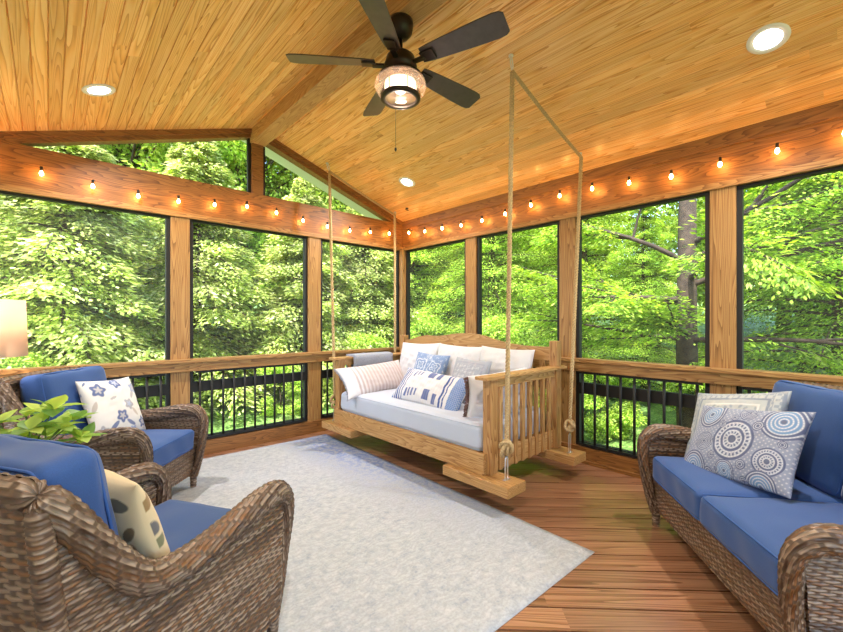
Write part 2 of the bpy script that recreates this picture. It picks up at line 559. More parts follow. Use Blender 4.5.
WB, WH = (0.17, 0.105, 0.065), (0.42, 0.31, 0.23)
def rounded_cushion(name, lx, ly, lz, mat, parent, loc, rot=(0, 0, 0), puff=0.02, r=0.035, n=26, seed=0):
    rs = np.random.RandomState(seed)
    bm = bmesh.new()
    bmesh.ops.create_cube(bm, size=2)
    bmesh.ops.subdivide_edges(bm, edges=bm.edges[:], cuts=n, use_grid_fill=True)
    ph = rs.rand(6) * 6
    for v in bm.verts:
        c = v.co.copy()
        h = Vector((lx / 2, ly / 2, lz / 2))
        p = Vector((c.x * h.x, c.y * h.y, c.z * h.z))
        inner = Vector((max(-h.x + r, min(h.x - r, p.x)), max(-h.y + r, min(h.y - r, p.y)), max(-h.z + r, min(h.z - r, p.z))))
        d = p - inner
        if d.length > 1e-9:
            p = inner + d.normalized() * r
        # crown on the large faces
        big = min(lx, ly, lz)
        w = [(1 - c.x ** 2), (1 - c.y ** 2), (1 - c.z ** 2)]
        if big == lz:
            p.z += math.copysign(1, c.z) * puff * (w[0] * w[1]) ** 0.6 * abs(c.z)
            p.x *= 1 - 0.012 * w[1] * 0; 
        elif big == lx:
            p.x += math.copysign(1, c.x) * puff * (w[1] * w[2]) ** 0.6 * abs(c.x)
        wr = 0.0025 * (math.sin(p.x * 23 + ph[0] + p.y * 9) + math.sin(p.y * 31 + ph[1] + p.z * 17) + math.sin(p.z * 27 + ph[2] - p.x * 13))
        p += p.normalized() * wr
        v.co = p
    for f in bm.faces:
        f.smooth = True
    me = bpy.data.meshes.new(name)
    bm.to_mesh(me); bm.free()
    me.materials.append(mat)
    o = bpy.data.objects.new(name, me)
    link(o, parent)
    o.location = loc
    o.rotation_euler = rot
    # piping round both large faces
    mb = MB()
    ax = 'z' if min(lx, ly, lz) == lz else 'x'
    for sg in (-1, 1):
        pts = []
        if ax == 'z':
            a, b, k = lx / 2, ly / 2, lz / 2
        else:
            a, b, k = ly / 2, lz / 2, lx / 2
        rr = r * 1.2
        off = k - r * 0.32
        for cx, cy, a0 in ((a - rr, b - rr, 0), (-a + rr, b - rr, 90), (-a + rr, -b + rr, 180), (a - rr, -b + rr, 270)):
            for q in range(6):
                th = R(a0 + q * 18)
                e = rr - r * 0.26
                pts.append((cx + e * math.cos(th), cy + e * math.sin(th)))
        P3 = [(x, y, sg * off) if ax == 'z' else (sg * off, x, y) for x, y in pts]
        mb.tube(P3, 0.0045, n=6, closed=True)
    mb.build('piping', M['piping'] if mat is M['blue'] else mat, o)
    return o

def wicker_seat(name, label, cat, loc, rotz, hw, ncush, group=None, res=1.0, leg_h=0.11):
    """rolled-arm woven resin seat, facing local +x.  hw = half distance between arm centres"""
    T = thing(name, label, cat, loc, rotz, group)
    W = M['wicker']
    zt = 0.882
    for side in (1, -1):
        y = side * hw
        # rolled arm: top of the back, scoop, level arm, curl down the front
        path, L = cat_rom([(-0.425, y * 1.0 + side * 0.0, zt), (-0.375, y + side * 0.015, 0.81), (-0.285, y + side * 0.02, 0.67), (-0.19, y + side * 0.02, 0.565),
                           (-0.07, y + side * 0.02, 0.536), (0.10, y + side * 0.02, 0.549), (0.26, y + side * 0.02, 0.574), (0.365, y + side * 0.02, 0.575), (0.425, y + side * 0.015, 0.525),
                           (0.436, y + side * 0.01, 0.44), (0.425, y, 0.32), (0.40, y, 0.19), (0.37, y, 0.08)], 400)
        def rad(s):
            return np.interp(s, [0, 0.003, 0.010, 0.05, 0.2, 0.35, 0.58, 0.64, 0.70, 1.0], [0.004, 0.028, 0.038, 0.042, 0.045, 0.047, 0.050, 0.047, 0.036, 0.026])
        weave('arm', tubeP(path, rad, twist=side * 1.1), int(L / 0.032 * res), 20, W, T, su=8, sv=6, amp=0.0062, lift=0.62, ribh=0.5, base=WB, hi=WH, seed=3 + side, slant=0.5)
        # side panel following the arm line above and the seat base below
        xs = np.linspace(0.0, 0.94, 200)
        arm_pts = path(np.linspace(0, 0.66, 300))
        ax_, az_ = arm_pts[:, 0], arm_pts[:, 2] - 0.03
        order = np.argsort(ax_)
        ax_s, az_s = ax_[order], az_[order]
        yy = y + side * 0.02
        def Pside(s, t, yy=yy):
            x = -0.41 + s * (0.425 + 0.41)
            ztop = np.interp(x, ax_s, az_s)
            zb = 0.07 + 0.0 * x
            x2 = x - 0.045 * (1 - t) * np.clip((s - 0.4) / 0.6, 0, 1) + 0.03 * (1 - t) * np.clip((0.3 - s) / 0.3, 0, 1)
            z = np.minimum(zb + (0.86 - zb) * t, ztop)
            return np.stack([x2, np.full_like(x2, yy) , z], -1)
        weave('side_panel', Pside, int(0.83 / 0.030 * res), int(0.79 / 0.0100), W, T, su=6, sv=4, amp=0.0042, flip=(side > 0), two=True, base=WB, hi=WH, seed=11 + side, slant=0.12)
    ymx = hw + 0.02
    def Pback(s, t):
        q = 2 * s - 1
        x = -0.345 - 0.085 * t + 0.03 * q ** 2 * t - 0.02
        ztop = zt + 0.012 * (1 - q ** 2)
        return np.stack([x + 0 * s, q * ymx, 0.07 + (ztop - 0.07) * t], -1)
    weave('back_panel', Pback, int(2 * ymx / 0.036 * res), int(0.82 / 0.0130), W, T, su=6, sv=5, amp=0.0052, flip=True, two=True, base=WB, hi=WH, seed=21)
    path, L = cat_rom([(-0.425, -hw - 0.01, zt), (-0.445, -hw * 0.5, zt + 0.008), (-0.45, 0, zt + 0.012), (-0.445, hw * 0.5, zt + 0.008), (-0.425, hw + 0.01, zt)], 400)
    weave('top_rail', tubeP(path, lambda s: np.interp(s, [0, 0.01, 0.03, 0.97, 0.99, 1], [0.004, 0.028, 0.036, 0.036, 0.028, 0.004]), ref=(0, 0, 1)), int(L / 0.036 * res), 14, W, T, su=6, sv=6, amp=0.005, base=WB, hi=WH, seed=31, slant=0.5)
    for side in (1, -1):
        y = side * (hw + 0.015)
        path, L = cat_rom([(-0.345, y, 0.03), (-0.38, y, 0.4), (-0.415, y, 0.7), (-0.43, y, zt - 0.01)], 400)
        # wrapped corner post: strands wind round it
        def Pw(s, t, P=tubeP(path, lambda s: np.interp(s, [0, 0.97, 1], [0.026, 0.026, 0.004]))):
            return P(t, s)
        weave('corner_post', Pw, 4, int(L / 0.0105), W, T, su=6, sv=4, amp=0.003, base=WB, hi=WH, seed=41 + side, flip=True)
    # front apron
    def Pfront(s, t):
        q = 2 * s - 1
        x = 0.385 + 0.015 * (1 - q ** 2)
        zb = 0.09 + 0.02 * (1 - q ** 2)
        return np.stack([x - 0.03 * (1 - t), q * (hw - 0.0), zb + (0.315 - zb) * t], -1)
    weave('front_apron', Pfront, int(2 * hw / 0.027 * res), 21, W, T, su=5, sv=4, amp=0.0035, two=True, base=WB, hi=WH, seed=51)
    mb = MB()
    mb.box(-0.36, 0.385, -hw + 0.01, hw - 0.01, 0.275, 0.305, 0.005)
    mb.build('seat_deck', plain('deck_resin', (0.16, 0.10, 0.07), 0.6), T)
    for lx, ly in ((0.365, hw), (0.365, -hw), (-0.345, hw), (-0.345, -hw)):
        path, L = cat_rom([(lx, ly, 0.0), (lx, ly, 0.06), (lx, ly, 0.16)], 50)
        def Pw(s, t, P=tubeP(path, lambda s: np.interp(s, [0, 1], [0.022, 0.03]))):
            return P(t, s)
        weave('leg', Pw, 4, 13, W, T, su=6, sv=4, amp=0.003, base=WB, hi=WH, seed=61, flip=True)
    wid = 2 * hw - 0.12
    cw = wid / ncush
    for i in range(ncush):
        cy = -wid / 2 + cw * (i + 0.5)
        rounded_cushion('seat_cushion', 0.70, cw - 0.006, 0.145, M['blue'], T, (0.065, cy, 0.382), puff=0.018, r=0.03, seed=i)
        rounded_cushion('back_cushion', 0.15, cw - 0.004, 0.49, M['blue'], T, (-0.275, cy, 0.685), rot=(0, R(-11), 0), puff=0.045, r=0.04, seed=10 + i)
    return T

# ------------------------------------------------------------------ pillows
def noise2(x, y, seed=0, n=5, f0=1.0):
    rs = np.random.RandomState(seed)
    o = 0
    for k in range(n):
        a = rs.rand() * 2 * PI
        f = f0 * (1.5 ** k)
        o = o + np.sin((x * math.cos(a) + y * math.sin(a)) * f + rs.rand() * 6) * np.sin((-x * math.sin(a) + y * math.cos(a)) * f * 1.3 + rs.rand() * 6) / (1 + 0.4 * k)
    return o / 2

def pillow(name, label, w, h, t, pat, loc, az, lean, roll=0.0, n=110, seed=0, group=None, fat=0.45, pinch=0.07, cat='cushion', mat=None, sag=0.0):
    """local: width along y, height along z, front faces +x"""
    u = np.sin(np.linspace(-1, 1, n) * PI / 2 * 0.985) / math.sin(PI / 2 * 0.985)
    u = 0.5 * u + 0.5 * np.linspace(-1, 1, n)
    uu, vv = np.meshgrid(u, u, indexing='ij')
    Y = uu * w / 2 * (1 - pinch * (1 - vv ** 2) * uu ** 2)
    Z = vv * h / 2 * (1 - pinch * (1 - uu ** 2) * vv ** 2) - sag * (1 - uu ** 2) * (vv + 1) / 2
    base = (np.clip(1 - uu ** 2, 0, 1) * np.clip(1 - vv ** 2, 0, 1)) ** fat
    wr = 1 + 0.10 * noise2(Y * 14, Z * 14, seed)
    D = t / 2 * base * wr
    verts, cols = [], []
    for sg in (1, -1):
        D2 = D + 0.0015
        verts.append(np.stack([sg * D2, Y, Z], -1).reshape(-1, 3))
        cols.append(pat(Y * sg, Z, w, h, sg).reshape(-1, 3))
    idx = np.arange(n * n).reshape(n, n)
    f = np.stack([idx[:-1, :-1], idx[1:, :-1], idx[1:, 1:], idx[:-1, 1:]], -1).reshape(-1, 4)
    # rim closing the two shells
    rim = np.concatenate([idx[:, 0], idx[-1, 1:], idx[::-1, -1][1:], idx[0, ::-1][1:]])
    r0, r1 = rim[:-1], rim[1:]
    fr = np.stack([r0, r0 + n * n, r1 + n * n, r1], -1)
    F = np.concatenate([f, f[:, ::-1] + n * n, fr])
    o = mesh_obj(name, np.concatenate(verts), F, mat or M['fabric'], None, smooth=True, col=np.concatenate(cols))
    o.matrix_world = Matrix.Translation(loc) @ Matrix.Rotation(az, 4, 'Z') @ Matrix.Rotation(-lean, 4, 'Y') @ Matrix.Rotation(roll, 4, 'X')
    tag(o, label, cat, group)
    return o

def mixc(c, m, col):
    m = np.clip(m, 0, 1)[..., None]
    return c * (1 - m) + np.array(col) * m
def sm(x, e0, e1):
    q = np.clip((x - e0) / (e1 - e0), 0, 1)
    return q * q * (3 - 2 * q)
def full(Y, col):
    return np.ones(Y.shape + (3,)) * np.array(col)

def pat_plain(col):
    return lambda Y, Z, w, h, s: full(Y, col)

def pat_floral(Y, Z, w, h, s):
    c = full(Y, (0.74, 0.72, 0.70))
    NV = (0.075, 0.12, 0.30); GR = (0.38, 0.37, 0.40); LB = (0.30, 0.38, 0.60)
    fl = [(-0.13, 0.13, 0.055, NV), (0.06, 0.0, 0.045, GR), (-0.02, -0.075, 0.05, NV), (0.02, 0.17, 0.05, NV), (0.16, -0.14, 0.045, NV), (-0.17, -0.15, 0.04, GR), (0.17, 0.12, 0.045, LB), (0.19, 0.02, 0.02, NV), (0.06, -0.19, 0.04, LB)]
    for i, (a, b, r, col) in enumerate(fl):
        d = np.hypot(Y - a, Z - b)
        th = np.arctan2(Z - b, Y - a)
        rr = r * (0.82 + 0.2 * np.cos(5 * th + i))
        ringm = sm(-np.abs(d - rr * 0.72), -r * 0.3, -r * 0.12)
        fill = sm(-d, -rr, -rr * 0.9) * 0.7
        c = mixc(c, fill, LB if i % 2 else GR)
        c = mixc(c, ringm * 0.9, col)
    for i, (a, b, ang, L, col) in enumerate([(-0.09, -0.13, 0.6, 0.05, NV), (0.045, -0.13, -0.6, 0.045, NV), (0.13, 0.07, 0.9, 0.04, GR), (-0.18, 0.02, 1.2, 0.04, (0.45, 0.40, 0.36)), (0.10, -0.06, 2.2, 0.04, (0.5, 0.44, 0.40)), (-0.05, 0.06, 0.3, 0.03, GR), (-0.19, 0.19, 0.8, 0.02, NV), (0.1, 0.2, 0.1, 0.03, GR)]):
        x = (Y - a) * math.cos(ang) + (Z - b) * math.sin(ang)
        y = -(Y - a) * math.sin(ang) + (Z - b) * math.cos(ang)
        c = mixc(c, sm(1 - (x / L) ** 2 - (y / (L * 0.33)) ** 2, 0, 0.3) * 0.85, col)
    return c

def pat_leafy(Y, Z, w, h, s):
    c = full(Y, (0.66, 0.53, 0.33))
    rs = np.random.RandomState(5)
    cols = [(0.14, 0.08, 0.03), (0.05, 0.055, 0.05), (0.14, 0.15, 0.08), (0.08, 0.09, 0.12), (0.24, 0.14, 0.05)]
    k = 0
    for a in np.arange(-0.2, 0.21, 0.085):
        for b in np.arange(-0.2, 0.21, 0.085):
            aa = a + rs.uniform(-0.02, 0.02); bb = b + rs.uniform(-0.02, 0.02)
            if rs.rand() < 0.2:
                continue
            ang = rs.rand() * PI; L = rs.uniform(0.030, 0.046)
            x = (Y - aa) * math.cos(ang) + (Z - bb) * math.sin(ang)
            y = -(Y - aa) * math.sin(ang) + (Z - bb) * math.cos(ang)
            c = mixc(c, sm(1 - (x / L) ** 2 - (y / (L * 0.5)) ** 2, 0, 0.3) * 0.9, cols[k % 5])
            k += 1
    return c

def pat_medallion(Y, Z, w, h, s):
    c = full(Y, (0.25, 0.28, 0.38))
    NV = np.array((0.04, 0.06, 0.16)); WH_ = (0.68, 0.69, 0.70); TL = (0.10, 0.22, 0.42)
    sp = 0.5 + 0.5 * np.sin(Y * 260) * np.sin(Z * 260)
    c = mixc(c, sm(sp, 0.72, 0.9) * 0.5, WH_)
    cs = [(0.01, 0.0, 0.115, 1), (-0.17, 0.135, 0.085, 2), (0.04, 0.165, 0.05, 0), (0.215, 0.13, 0.10, 2), (-0.155, -0.03, 0.055, 0), (-0.20, -0.17, 0.085, 2), (0.0, -0.165, 0.055, 2), (0.20, -0.08, 0.07, 1), (0.18, -0.20, 0.075, 2), (-0.085, -0.1, 0.022, 0), (0.085, -0.12, 0.026, 0), (0.115, 0.09, 0.03, 0), (-0.075, 0.08, 0.022, 0), (-0.02, 0.125, 0.02, 0), (-0.1, -0.19, 0.03, 0), (0.10, -0.19, 0.02, 0), (0.24, 0.015, 0.02, 0)]
    for a, b, r, ty in cs:
        d = np.hypot(Y - a, Z - b); th = np.arctan2(Z - b, Y - a)
        inside = sm(-d, -r, -r * 0.97)
        c = mixc(c, inside, (0.42, 0.45, 0.53))
        nr = 3 if r < 0.04 else (5 if ty == 1 else 6)
        q = d / r
        for k in range(nr):
            rk = (k + 0.6) / nr
            dark = sm(-np.abs(q - rk), -0.42 / nr, -0.2 / nr)
            col = NV if ty != 2 or k > nr // 2 else TL
            if ty == 1 and k % 2 == 1:
                dark = dark * (0.5 + 0.5 * np.sign(np.cos(th * (8 + 6 * k))))
            c = mixc(c, dark * inside * 0.85, col)
            lt = sm(-np.abs(q - rk - 0.5 / nr), -0.16 / nr, -0.05 / nr) * (np.cos(th * (10 + 8 * k)) > -0.2)
            c = mixc(c, lt * inside * 0.7, WH_)
        c = mixc(c, sm(-q, -0.14, -0.1), (0.12, 0.14, 0.22))
    return c

def pat_greek(Y, Z, w, h, s):
    c = full(Y, (0.42, 0.45, 0.46))
    BL = (0.16, 0.20, 0.28); WH_ = (0.68, 0.68, 0.66)
    e = np.maximum(np.abs(Y) / (w / 2), np.abs(Z) / (h / 2))
    for k in (0.94, 0.72, 0.56):
        c = mixc(c, sm(-np.abs(e - k), -0.03, -0.015) * 0.8, BL if k != 0.56 else WH_)
    cell = 0.035
    fx = (Y / cell) % 1; fz = (Z / cell) % 1
    key = (np.abs(fx - 0.5) > 0.34) ^ ((np.abs(fz - 0.5) < 0.2) & (fx > 0.3))
    band = (e > 0.74) & (e < 0.92)
    c = mixc(c, band * key * 0.55, BL)
    wv = np.sin(Y * 120) * np.sin(Z * 120 + 2 * np.sin(Y * 40))
    c = mixc(c, sm(wv, 0.2, 0.6) * (e < 0.54) * 0.5, BL)
    c = mixc(c, sm(noise2(Y * 60, Z * 60, 3), 0.1, 0.7) * 0.3, (0.62, 0.58, 0.50))
    return c

def pat_paisley(Y, Z, w, h, s):
    c = full(Y, (0.19, 0.27, 0.44))
    WH_ = (0.66, 0.69, 0.73)
    for i, (a, b, r) in enumerate([(-0.09, 0.07, 0.09), (0.09, 0.06, 0.075), (0.02, -0.1, 0.09), (-0.13, -0.12, 0.06), (0.15, -0.10, 0.06), (0.0, 0.15, 0.04)]):
        d = np.hypot(Y - a, (Z - b) * 1.2) + 0.012 * np.cos(4 * np.arctan2(Z - b, Y - a) + i)
        c = mixc(c, sm(np.cos(d / r * 14), 0.3, 0.8) * (d < r) * 0.8, WH_)
    c = mixc(c, sm(noise2(Y * 70, Z * 70, 9), 0.25, 0.6) * 0.5, WH_)
    return c

def pat_greyblue(Y, Z, w, h, s):
    c = full(Y, (0.34, 0.36, 0.41))
    e = np.maximum(np.abs(Y) / (w / 2), np.abs(Z) / (h / 2))
    c = mixc(c, sm(noise2(Y * 80, Z * 80, 19), 0.1, 0.5) * 0.6 * (e < 0.7), (0.62, 0.63, 0.64))
    c = mixc(c, sm(-np.abs(e - 0.76), -0.04, -0.02) * 0.7, (0.30, 0.30, 0.36))
    c = mixc(c, sm(noise2(Y * 50, Z * 50, 29), 0.2, 0.6) * 0.35, (0.50, 0.44, 0.44))
    return c

def pat_lumbar(Y, Z, w, h, s):
    c = full(Y, (0.64, 0.63, 0.65))
    NB = (0.05, 0.09, 0.28); BL = (0.06, 0.17, 0.44)
    q = Y / (w / 2)
    z = Z / (h / 2)
    wob = 0.01 * np.sin(Z * 60)
    c = mixc(c, (q > 0.70) * (0.75 + 0.25 * np.sin(Y * 300) * np.sin(Z * 280)), BL)
    c = mixc(c, (q < -0.93) * 0.9, BL)
    for k, wd in ((0.60, 0.012), (0.52, 0.02), (-0.72, 0.014), (-0.80, 0.02), (-0.87, 0.012), (-0.64, 0.010)):
        c = mixc(c, sm(-np.abs(q + wob - k), -wd * 1.5, -wd), NB)
    for k, a, b, wd in ((0.12, -0.75, -0.22, 0.085), (0.36, -0.85, -0.35, 0.05), (0.02, 0.45, 0.85, 0.09), (0.24, 0.45, 0.85, 0.06), (-0.32, -0.7, -0.3, 0.03), (-0.42, -0.75, -0.3, 0.022), (-0.52, -0.8, -0.35, 0.03), (-0.22, -0.65, -0.3, 0.022), (-0.3, 0.5, 0.8, 0.02), (-0.4, 0.5, 0.8, 0.02), (-0.5, 0.4, 0.8, 0.02)):
        c = mixc(c, ((np.abs(q - k) < wd) & (z > a) & (z < b)) * 0.9, NB)
    c = mixc(c, sm(np.sin(q * 90), 0.6, 0.9) * (np.abs(q) < 0.5) * 0.25, (0.5, 0.42, 0.42))
    return c

def pat_stripe(Y, Z, w, h, s):
    c = full(Y, (0.66, 0.65, 0.69))
    q = Y / (w / 2)
    for k in np.arange(-0.62, 0.75, 0.105):
        c = mixc(c, sm(-np.abs(q - k), -0.036, -0.016) * 0.65, (0.36, 0.26, 0.24))
    c = mixc(c, sm(q, -0.7, -0.1) * 0.45, (0.48, 0.38, 0.35))
    return c

# ------------------------------------------------------------------ floor and deck
fl = MB()
# boards run diagonally; each is bevelled with a real gap
bw = 0.14
x0, x1, y0, y1 = -2.5, XB + 0.12, YN, YA + 0.12
def clip_board(c0, c1):
    # polygon of points with c0 <= (x+y)/sqrt2 <= c1 inside the rectangle
    poly = [(x0, y0), (x1, y0), (x1, y1), (x0, y1)]
    for sgn, c in ((1, c0), (-1, -c1)):
        out = []
        for i in range(len(poly)):
            a, b = poly[i], poly[(i + 1) % len(poly)]
            da = sgn * (a[0] + a[1]) / math.sqrt(2) - c
            db = sgn * (b[0] + b[1]) / math.sqrt(2) - c
            if da >= 0:
                out.append(a)
            if da * db < 0:
                q = da / (da - db)
                out.append((a[0] + (b[0] - a[0]) * q, a[1] + (b[1] - a[1]) * q))
        poly = out
        if not poly:
            return None
    return poly
k0 = int((x0 + y0) / math.sqrt(2) / bw) - 1
for k in range(k0, int((x1 + y1) / math.sqrt(2) / bw) + 2):
    p = clip_board(k * bw + 0.0045, (k + 1) * bw - 0.0045)
    if p and len(p) > 2:
        fl.prism(p, 'z', -0.03, 0.0)
floor = struct(fl.build('floor', M['floor']), 'diagonal brown stained deck boards')
mb = MB(); mb.box(x0, x1, y0, y1, -0.30, -0.10)
struct(mb.build('floor_joists', plain('joist_dark', (0.03, 0.02, 0.015), 0.9)), 'dark framing under the deck boards')
# the board gaps need the 45 degree board coordinate: rotation (x+y)/sqrt2 is the mapped y

# ------------------------------------------------------------------ ceiling: real v-grooved boards on both slopes
def ceiling_side(name, xa, xb):
    """xa at the ridge, xb at the eave"""
    p = 0.068
    sgn = 1 if xb > xa else -1
    prof = []
    n = int(abs(xb - xa) / p) + 1
    start = math.ceil(xa / p) if sgn > 0 else math.floor(xa / p)
    xs = [xa] + [(start + sgn * i) * p for i in range(n + 1) if abs((start + sgn * i) * p - xa) < abs(xb - xa) and abs((start + sgn * i) * p - xa) > 0.012] + [xb]
    def z(x): return RZ - SL * abs(x - RX)
    pts = [(xs[0], z(xs[0]))]
    for x in xs[1:-1]:
        pts += [(x - sgn * 0.004, z(x - sgn * 0.004)), (x, z(x) + 0.007), (x + sgn * 0.004, z(x + sgn * 0.004))]
    pts.append((xs[-1], z(xs[-1])))
    v, f = [], []
    for (x, zz) in pts:
        v += [(x, YN, zz), (x, YA + 0.02, zz)]
    for i in range(len(pts) - 1):
        f.append((2 * i, 2 * i + 1, 2 * i + 3, 2 * i + 2))
    # top shell of the same slab
    b = len(v)
    v += [(xs[0], YN, z(xs[0]) + 0.05), (xs[0], YA + 0.02, z(xs[0]) + 0.05), (xs[-1], YN, z(xs[-1]) + 0.05), (xs[-1], YA + 0.02, z(xs[-1]) + 0.05)]
    f.append((b, b + 1, b + 3, b + 2))
    return struct(mesh_obj(name, v, f, M['ceil']))
ceiling_side('ceiling', RX + 0.05, XB + 0.02)['label'] = 'golden pine board ceiling, right slope'
ceiling_side('ceiling', RX - 0.05, XL - 0.02)['label'] = 'golden pine board ceiling, left slope'
# ridge beam
mb = MB(); mb.box(RX - 0.075, RX + 0.075, YN, YA + 0.02, 3.085, RZ, 0.004)
struct(mb.build('trim_ridge', M['ridge']), 'boxed ridge beam under the peak')
# roof above with eaves
mb = MB()
for sg in (-1, 1):
    xe = RX + sg * 2.62
    mb.prism([(RX, RZ + 0.10), (xe, RZ + 0.10 - SL * 2.62), (xe, RZ + 0.18 - SL * 2.62), (RX, RZ + 0.20)], 'y', YN - 0.4, YA + 0.14)
struct(mb.build('roof', M['roof']), 'roof deck over the porch')
# pale soffit and fascia outside the gable, seen through the clerestory
mb = MB()
for sg in (-1, 1):
    xe = RX + sg * 2.62
    mb.prism([(RX, RZ + 0.06), (xe, RZ + 0.06 - SL * 2.62), (xe, RZ + 0.20 - SL * 2.62), (RX, RZ + 0.22)], 'y', YA + 0.14, YA + 0.52)
struct(mb.build('trim_soffit', M['white']), 'pale roof soffit outside the gable')

# ------------------------------------------------------------------ walls: beams, posts, rails
TH = 0.10
mb = MB(); mb.box(XL - 0.1, XB + 0.1, YA, YA + TH, 2.235, 2.575, 0.003)
struct(mb.build('wall_back', M['beamx']), 'stained header beam of the long screened wall')
mb = MB(); mb.box(XL - 0.1, XB, YA - 0.012, YA + 0.02, 2.215, 2.262, 0.003)
struct(mb.build('trim_1', M['railx']))
mb = MB(); mb.box(XB, XB + TH, YN, YA, 2.235, 2.62, 0.003)
struct(mb.build('wall_right', M['beamy']), 'stained header beam of the right screened wall')
mb = MB(); mb.box(XB - 0.012, XB + 0.02, YN, YA - 0.012, 2.215, 2.262, 0.003)
struct(mb.build('trim_2', M['raily']))
# crown board on the right wall
mb = MB(); mb.box(XB - 0.022, XB + 0.001, YN, YA - 0.002, 2.50, 2.60, 0.003)
struct(mb.build('trim_3', M['beamy']))
# rake trim under the gable ceiling (two stepped boards)
mb = MB()
def rz(x, d): return RZ - SL * abs(x - RX) - d
for sg, xe in ((1, XB), (-1, XL)):
    xi = RX + sg * 0.075
    mb.prism([(xi, rz(xi, 0)), (xe, rz(xe, 0)), (xe, rz(xe, 0.045)), (xi, rz(xi, 0.045))], 'y', YA - 0.03, YA + 0.02)
    mb.prism([(xi, rz(xi, 0.045)), (xe, rz(xe, 0.045)), (xe, rz(xe, 0.08)), (xi, rz(xi, 0.08))], 'y', YA - 0.005, YA + 0.09)
struct(mb.build('trim_rake', M['beamx']), 'stepped boards under the gable ceiling')
mb = MB(); mb.box(RX - 0.06, RX + 0.055, YA, YA + 0.09, 2.575, 3.09, 0.003)
struct(mb.build('trim_king_post', M['beamx']), 'king post between the two gable windows')
# posts
postsA = [(-0.44, 'x'), (0.89, 'x'), (2.23, 'x')]
for i, (x, _) in enumerate(postsA):
    mb = MB(); mb.box(x - 0.077, x + 0.077, YA + 0.005, YA + 0.105, -0.02, 2.24, 0.004)
    struct(mb.build('trim_%d' % (10 + i), M['post']), 'square pine post of the long wall')
mb = MB(); mb.box(XB - 0.04, XB + 0.10, YA - 0.04, YA + 0.10, -0.02, 2.24, 0.004)
struct(mb.build('trim_15', M['post']), 'corner post where the screened walls meet')
postsB = [3.015, 1.85, 0.673, -0.50, -1.68, -2.86]
for i, y in enumerate(postsB):
    mb = MB(); mb.box(XB + 0.005, XB + 0.105, y - 0.077, y + 0.077, -0.02, 2.24, 0.004)
    struct(mb.build('trim_%d' % (20 + i), M['post']), 'square pine post of the right wall')
# hand rails: cap over a face board
mb = MB(); mb.box(XL, XB, YA - 0.06, YA + 0.06, 0.885, 0.918, 0.005); mb.box(XL, XB, YA - 0.035, YA + 0.03, 0.805, 0.886, 0.003)
struct(mb.build('trim_30', M['railx']), 'wooden hand rail along the long wall')
mb = MB(); mb.box(XB - 0.06, XB + 0.06, YN, YA - 0.06, 0.90, 0.933, 0.005); mb.box(XB - 0.035, XB + 0.03, YN, YA - 0.06, 0.82, 0.901, 0.003)
struct(mb.build('trim_31', M['raily']), 'wooden hand rail along the right wall')
# kick boards
mb = MB(); mb.box(XL, XB, YA - 0.012, YA + 0.09, -0.01, 0.137, 0.003)
struct(mb.build('baseboard_back', M['beamx']))
mb = MB(); mb.box(XB - 0.012, XB + 0.09, YN, YA, -0.01, 0.142, 0.003); mb.box(XB - 0.03, XB - 0.01, YN, YA, -0.005, 0.03, 0.003)
struct(mb.build('baseboard_right', M['beamy']))
# house wall to the left, outside the frame (lap siding)
mb = MB()
for k in range(24):
    z = -0.3 + k * 0.14
    mb.prism([(XL - 0.02, z), (XL - 0.10, z), (XL - 0.10, z + 0.142), (XL - 0.035, z + 0.142)], 'y', YN, YA - 0.9) if z < 2.55 else None
struct(mb.build('wall_left', M['siding']), 'cream lap siding of the house wall')
mb = MB(); mb.box(XL - 0.1, XL, YA - 0.9, YA, 2.235, 2.57, 0.003)
struct(mb.build('trim_33', M['beamy']))

# windows: black screen frames with screen and the railing infill
def bay_A(n, xa, xb):
    w = bpy.data.objects.new('window_%d' % n, None); link(w); struct(w, 'black framed insect screen bay of the long wall')
    y = YA + 0.045
    mb = MB()
    fw = 0.032
    for a, b in ((xa, xa + fw), (xb - fw, xb)):
        mb.box(a, b, y - 0.02, y + 0.03, 0.137, 2.236)
    mb.box(xa + fw, xb - fw, y - 0.02, y + 0.03, 2.196, 2.236)
    mb.box(xa + fw, xb - fw, y - 0.02, y + 0.03, 0.137, 0.178)
    mb.box(xa + fw, xb - fw, y - 0.02, y + 0.02, 0.602, 0.698)
    mb.build('window_frame', M['black'], w)
    mesh_obj('screen', [(xa + fw, y + 0.02, 0.178), (xb - fw, y + 0.02, 0.178), (xb - fw, y + 0.02, 2.196), (xa + fw, y + 0.02, 2.196)], [(0, 1, 2, 3)], M['screen'], w)
def bay_B(n, ya, yb):
    w = bpy.data.objects.new('window_%d' % n, None); link(w); struct(w, 'black framed insect screen bay of the right wall')
    x = XB + 0.045
    mb = MB()
    fw = 0.032
    for a, b in ((ya, ya + fw), (yb - fw, yb)):
        mb.box(x - 0.02, x + 0.03, a, b, 0.142, 2.236)
    mb.box(x - 0.02, x + 0.03, ya + fw, yb - fw, 2.196, 2.236)
    mb.box(x - 0.02, x + 0.03, ya + fw, yb - fw, 0.142, 0.178)
    mb.box(x - 0.02, x + 0.02, ya + fw, yb - fw, 0.612, 0.712)
    mb.build('window_frame', M['black'], w)
    mesh_obj('screen', [(x + 0.02, ya + fw, 0.178), (x + 0.02, yb - fw, 0.178), (x + 0.02, yb - fw, 2.196), (x + 0.02, ya + fw, 2.196)], [(0, 1, 2, 3)], M['screen'], w)
A_bays = [(-0.363, 0.813), (0.967, 2.153), (2.307, 3.49)]
B_bays = [(3.092, 4.17), (1.927, 2.938), (0.75, 1.773), (-0.423, 0.596), (-1.603, -0.577), (-2.783, -1.757)]
for i, (a, b) in enumerate(A_bays):
    bay_A(i + 1, a, b)
for i, (a, b) in enumerate(B_bays):
    bay_B(i + 4, a, b)
